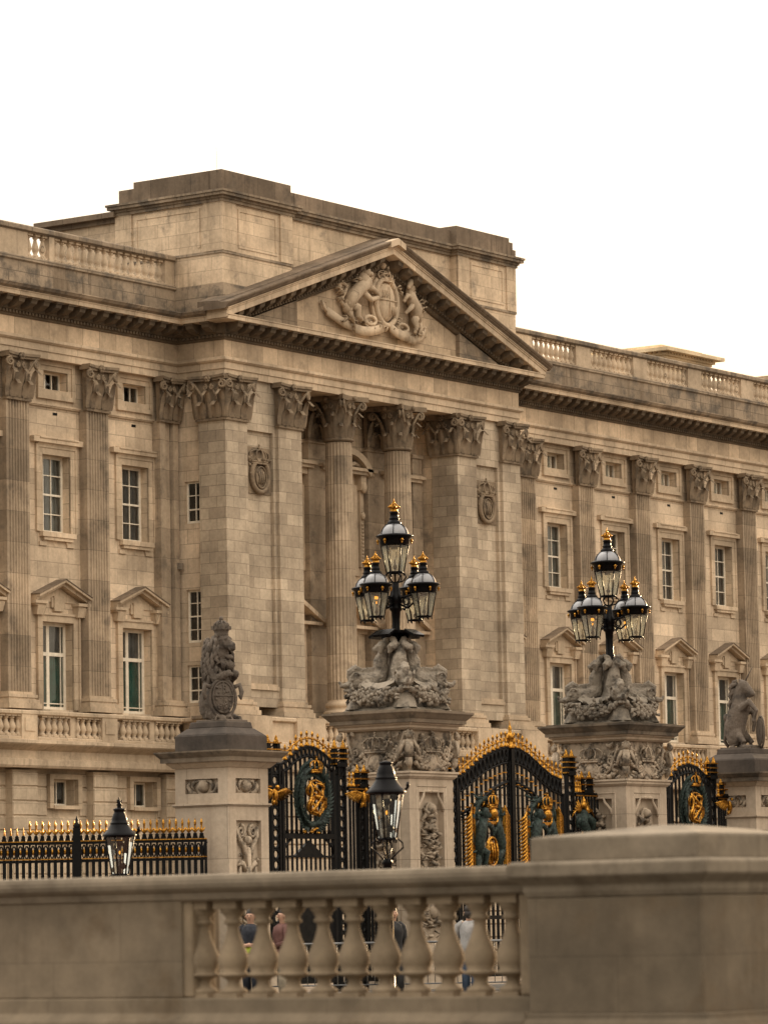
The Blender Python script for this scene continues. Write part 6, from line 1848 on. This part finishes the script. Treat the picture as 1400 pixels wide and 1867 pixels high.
# ================================================================== PEOPLE AND CROWD BARRIERS NEAR THE GATES
M_skin = plain('skin', (.42,.24,.16), .6, var=.08)
M_hair = plain('dark_hair', (.02,.014,.01), .6)
M_hiv = plain('hi_vis_yellow', (.35,.42,.02), .7, var=.1)
M_navy = plain('navy_cloth', (.012,.014,.022), .85)
M_blackc = plain('black_cloth', (.012,.011,.011), .9)
M_grey = plain('light_grey_cloth', (.3,.29,.28), .85)
M_pink = plain('faded_red_cloth', (.12,.05,.04), .85)
M_denim = plain('blue_denim', (.05,.075,.12), .85)
M_stone_t = plain('khaki_cloth', (.3,.25,.18), .85)
def person(loc, rz, label, top, legs, arm_l, arm_r, step=.08, vest=None, hair=M_hair):
    t = thing('person', label, 'person', loc, rz)
    # skin body grown over joints
    V = []; E = []; Rr = []
    def j(p, r, par=None):
        V.append(p); Rr.append(r)
        if par is not None: E.append((par, len(V)-1))
        return len(V)-1
    pel = j((0,0,.96), .14); wst = j((0,0,1.1), .13, pel); chs = j((.01,0,1.3), .15, wst); nk = j((.0,0,1.46), .065, chs)
    nk2 = j((.01,0,1.53), .06, nk); hd = j((.02,0,1.62), .095, nk2); tp = j((.015,0,1.7), .085, hd)
    hand = []
    for sg, A in ((1, arm_l), (-1, arm_r)):
        s = j((0,sg*.17,1.4), .065, chs); e = j(A[0], .046, s); wr = j(A[1], .032, e); hn = j(A[2], .042, wr); hand.append((A[1], A[2]))
        d = (Vector(A[2])-Vector(A[1])).normalized()
        side = d.cross(Vector((0,sg,0.001))).normalized()
        for q in range(4):
            b = Vector(A[2])+side*(-.03+.02*q)+d*.02
            f1 = j(tuple(b+d*(.035+.006*(q in (1,2)))), .0095, hn); j(tuple(b+d*(.06+.01*(q in (1,2)))+Vector((0,-sg*.015,0))), .008, f1)
        j(tuple(Vector(A[2])-side*.045+d*.015), .01, hn)
        h = j((0,sg*.09,.9), .1, pel); k = j((.03+sg*step*.6,sg*.1,.5), .062, h); an = j((-.02+sg*step,sg*.1,.1), .042, k); j((.1+sg*step,sg*.12,.045), .04, an)
    me = bpy.data.meshes.new('body'); me.from_pydata(V, E, []); me.update()
    o = bpy.data.objects.new('body', me); COL.objects.link(o); o.parent = t
    sk = o.modifiers.new('Skin', 'SKIN'); sk.use_smooth_shade = True
    for i, r in enumerate(Rr): me.skin_vertices[0].data[i].radius = (r, r)
    me.skin_vertices[0].data[0].use_root = True
    sb = o.modifiers.new('Subdivision', 'SUBSURF'); sb.levels = 1; sb.render_levels = 2
    me.materials.append(M_skin)
    m = MB()
    m.tube([(0,0,.88),(0,0,.98),(.0,0,1.12),(.01,0,1.3),(.01,0,1.42),(0,0,1.48)], [.19,.19,.175,.2,.17,.08], 12)
    for sg, A in ((1, arm_l), (-1, arm_r)): m.tube([(0,sg*.12,1.4),(0,sg*.19,1.38),A[0],tuple(Vector(A[0]).lerp(Vector(A[1]), .92))], [.1,.085,.062,.048], 10)
    m.build('jacket', top, t, world=False)
    if vest:
        m = MB(); m.tube([(0,0,.95),(0,0,1.0),(.0,0,1.08)], [.2,.195,.19], 12); m.build('vest', vest, t, world=False)
    m = MB()
    for sg in (1, -1): m.tube([(0,sg*.06,1.0),(0,sg*.09,.88),(.03+sg*step*.6,sg*.1,.5),(-.02+sg*step,sg*.1,.1)], [.13,.115,.085,.07], 10)
    m.build('trousers', legs, t, world=False)
    m = MB()
    for sg in (1, -1): m.ell((.05+sg*step,sg*.11,.05), (.13,.055,.05), 10, 6)
    m.build('shoe', M_black, t, world=False)
    m = MB(); m.ell((-.02,0,1.68), (.1,.09,.1), 12, 8); m.ell((-.06,0,1.6), (.06,.08,.09), 10, 6); m.build('hair', hair, t, world=False)
    m = MB(); m.ell((.11,0,1.615), (.02,.014,.025), 6, 4)
    for sg in (1, -1): m.ell((.015,sg*.095,1.615), (.018,.012,.03), 6, 4)
    m.build('face', M_skin, t, world=False)
    m = MB()
    for sg in (1, -1): m.ell((.098,sg*.034,1.645), (.009,.012,.008), 6, 4)
    m.ell((.1,0,1.565), (.008,.022,.005), 6, 4)
    m.build('eyes_and_mouth', M_hair, t, world=False)
    return t
HANG_L = ((.02,.24,1.12), (.06,.26,.88), (.09,.25,.78)); HANG_R = ((.02,-.24,1.12), (.06,-.26,.88), (.09,-.25,.78))
FOLD_L = ((.04,.25,1.14), (.2,.08,1.08), (.22,-.01,1.08)); FOLD_R = ((.04,-.25,1.14), (.2,-.06,1.1), (.22,.03,1.1))
person((58.02, 43.45, 0), R(200), 'person in a yellow hi-vis vest, behind the second gap of the balusters', M_navy, M_navy, HANG_L, FOLD_R, vest=M_hiv)
person((58.34, 42.95, 0), R(150), 'person in a faded red top with folded arms, behind the third gap of the balusters', M_pink, M_stone_t, FOLD_L, FOLD_R)
person((59.48, 41.3, 0), R(-120), 'person in a long black coat, behind the balusters below the nearer lantern', M_blackc, M_blackc, HANG_L, HANG_R)
person((60.3, 40.15, 0), R(20), 'person in a light grey long-sleeved top and jeans, by the barrier', M_grey, M_denim, ((.1,.27,1.14),(.24,.28,.94),(.32,.27,.88)), ((.1,-.27,1.14),(.24,-.28,.94),(.32,-.27,.88)))
def barrier(loc, rz, label):
    t = thing('crowd_barrier', label, 'barrier', loc, rz, 'steel crowd barriers before the gates')
    m = MB()
    m.tube([(-1.1,0,.18),(-1.1,0,.95),(-1.06,0,1.06),(-.96,0,1.1),(.96,0,1.1),(1.06,0,1.06),(1.1,0,.95),(1.1,0,.18)], .022, 8)
    m.tube([(-1.1,0,.2),(1.1,0,.2)], .018, 6); m.tube([(-1.1,0,.34),(1.1,0,.34)], .015, 6)
    m.build('frame', M_steel, t, world=False)
    m = MB()
    for i in range(1, 16): m.tube([(-1.1+2.2*i/16,0,.34),(-1.1+2.2*i/16,0,1.1)], .008, 5)
    m.build('bar', M_steel, t, world=False)
    m = MB()
    for x in (-.9, .9): m.tube([(x,-.28,.02),(x,-.2,.06),(x,0,.2),(x,.2,.06),(x,.28,.02)], .018, 6)
    m.build('foot', M_steel, t, world=False)
    return t
bd = R(-52)
for i, (d, lb) in enumerate(((0, 'steel crowd barrier seen through the balusters, in front of the lamp pier'), (-2.35, 'steel crowd barrier seen through the balusters, left of the dark-coated figure'), (2.35, 'steel crowd barrier seen through the right-hand balusters, beside the corner pedestal'))):
    barrier((60.3+d*math.cos(bd), 40.6+d*math.sin(bd), 0), bd, lb)

# ================================================================== GROUND
M_asph = stone('paving', (.11,.1,.086), streak=0, soot=.2, grain=.2, fine=20)
M_fcourt = stone('forecourt_gravel', (.15,.115,.085), streak=0, soot=.1, grain=.25, fine=40)
M_road = stone('red_road', (.16,.085,.06), streak=0, soot=.25, grain=.15, fine=20)
m = MB(); m.quad((-3000,-3000,0),(3000,-3000,0),(3000,3000,0),(-3000,3000,0)); struct(m.build('ground', M_asph))
m = MB(); m.quad((20,46.6,.004),(160,46.6,.004),(160,73,.004),(20,73,.004)); struct(m.build('forecourt', M_fcourt))
m = MB(); m.quad((-100,20,.004),(200,20,.004),(200,38,.004),(-100,38,.004)); struct(m.build('road', M_road))
m = MB(); m.box(-100,200,38,38.3,-.05,.12); m.box(-100,200,38.3,46.6,-.05,.115); struct(m.build('pavement', M_asph))

# ================================================================== SKY, SUN, CAMERA
SUN_AZ, SUN_EL = R(6), R(8)          # azimuth from +X towards +Y: behind the palace, to the right
wd = bpy.data.worlds.new('World'); scene.world = wd; wd.use_nodes = True
nt = wd.node_tree; nt.nodes.clear()
out = nt.nodes.new('ShaderNodeOutputWorld'); bg = nt.nodes.new('ShaderNodeBackground')
sk = nt.nodes.new('ShaderNodeTexSky'); sk.sky_type = 'NISHITA'; sk.sun_disc = False
sk.sun_elevation = SUN_EL; sk.sun_rotation = PI/2-SUN_AZ
sk.air_density = 1.0; sk.dust_density = 3.0; sk.ozone_density = .5
c = mixc(nt, 1.0, sk.outputs[0], (1.0,.84,.69), 'MULTIPLY')
tc = nt.nodes.new('ShaderNodeTexCoord'); sx = nt.nodes.new('ShaderNodeSeparateXYZ'); nt.links.new(tc.outputs['Generated'], sx.inputs[0])
gz = nt.nodes.new('ShaderNodeMapRange'); gz.inputs[1].default_value = 0; gz.inputs[2].default_value = 1; gz.inputs[3].default_value = .22; gz.inputs[4].default_value = 3.0
nt.links.new(sx.outputs[2], gz.inputs[0])
# the east (in front of the palace) holds a broad warm evening brightness, the south is dimmer
ea = ramp(nt, sx.outputs[1], .05, -.95, 0, 1); we = ramp(nt, sx.outputs[1], .05, .55, 0, 1)
ecol = mixc(nt, ea, (6.6,6.1,5.5), (13.2,11.8,10.0)); ecol = mixc(nt, we, ecol, (13.5,12.4,11.0))
ov = nt.nodes.new('ShaderNodeVectorMath'); ov.operation = 'SCALE'; nt.links.new(ecol, ov.inputs[0]); nt.links.new(gz.outputs[0], ov.inputs['Scale'])
c = mixc(nt, .6, c, ov.outputs[0])      # high thin overcast, brighter overhead
nt.links.new(c, bg.inputs[0]); bg.inputs[1].default_value = .12
nt.links.new(bg.outputs[0], out.inputs[0])
sd = bpy.data.lights.new('sun', 'SUN'); sd.energy = 3.0; sd.angle = R(.5); sd.color = (1.0,.72,.42)
so = bpy.data.objects.new('sun', sd); COL.objects.link(so)
dv = Vector((math.cos(SUN_EL)*math.cos(SUN_AZ), math.cos(SUN_EL)*math.sin(SUN_AZ), math.sin(SUN_EL)))
so.rotation_euler = dv.to_track_quat('Z', 'Y').to_euler(); so.location = dv*200

cd = bpy.data.cameras.new('camera'); cam = bpy.data.objects.new('camera', cd); COL.objects.link(cam)
r = Vector((0.57200598, -0.82003321, -0.01883331)); u = Vector((-0.07495663, -0.07512209, 0.99435314)); v = Vector((0.8168174, 0.56736427, 0.10443721))
Mx = Matrix(((r.x, u.x, -v.x, 0), (r.y, u.y, -v.y, 0), (r.z, u.z, -v.z, 1.45), (0,0,0,1)))
cam.matrix_world = Mx
cd.sensor_fit = 'VERTICAL'; cd.sensor_height = 36; cd.sensor_width = 27; cd.lens = 7146/1867*36
cd.clip_start = .5; cd.clip_end = 8000
cd.dof.use_dof = True; cd.dof.focus_distance = 95; cd.dof.aperture_fstop = 4.0
scene.camera = cam
scene.view_settings.view_transform = 'Standard'; scene.view_settings.look = 'None'
scene.view_settings.exposure = .55; scene.view_settings.gamma = 1.0
scene.cycles.max_bounces = 6; scene.cycles.transparent_max_bounces = 12
scene.cycles.use_denoising = True
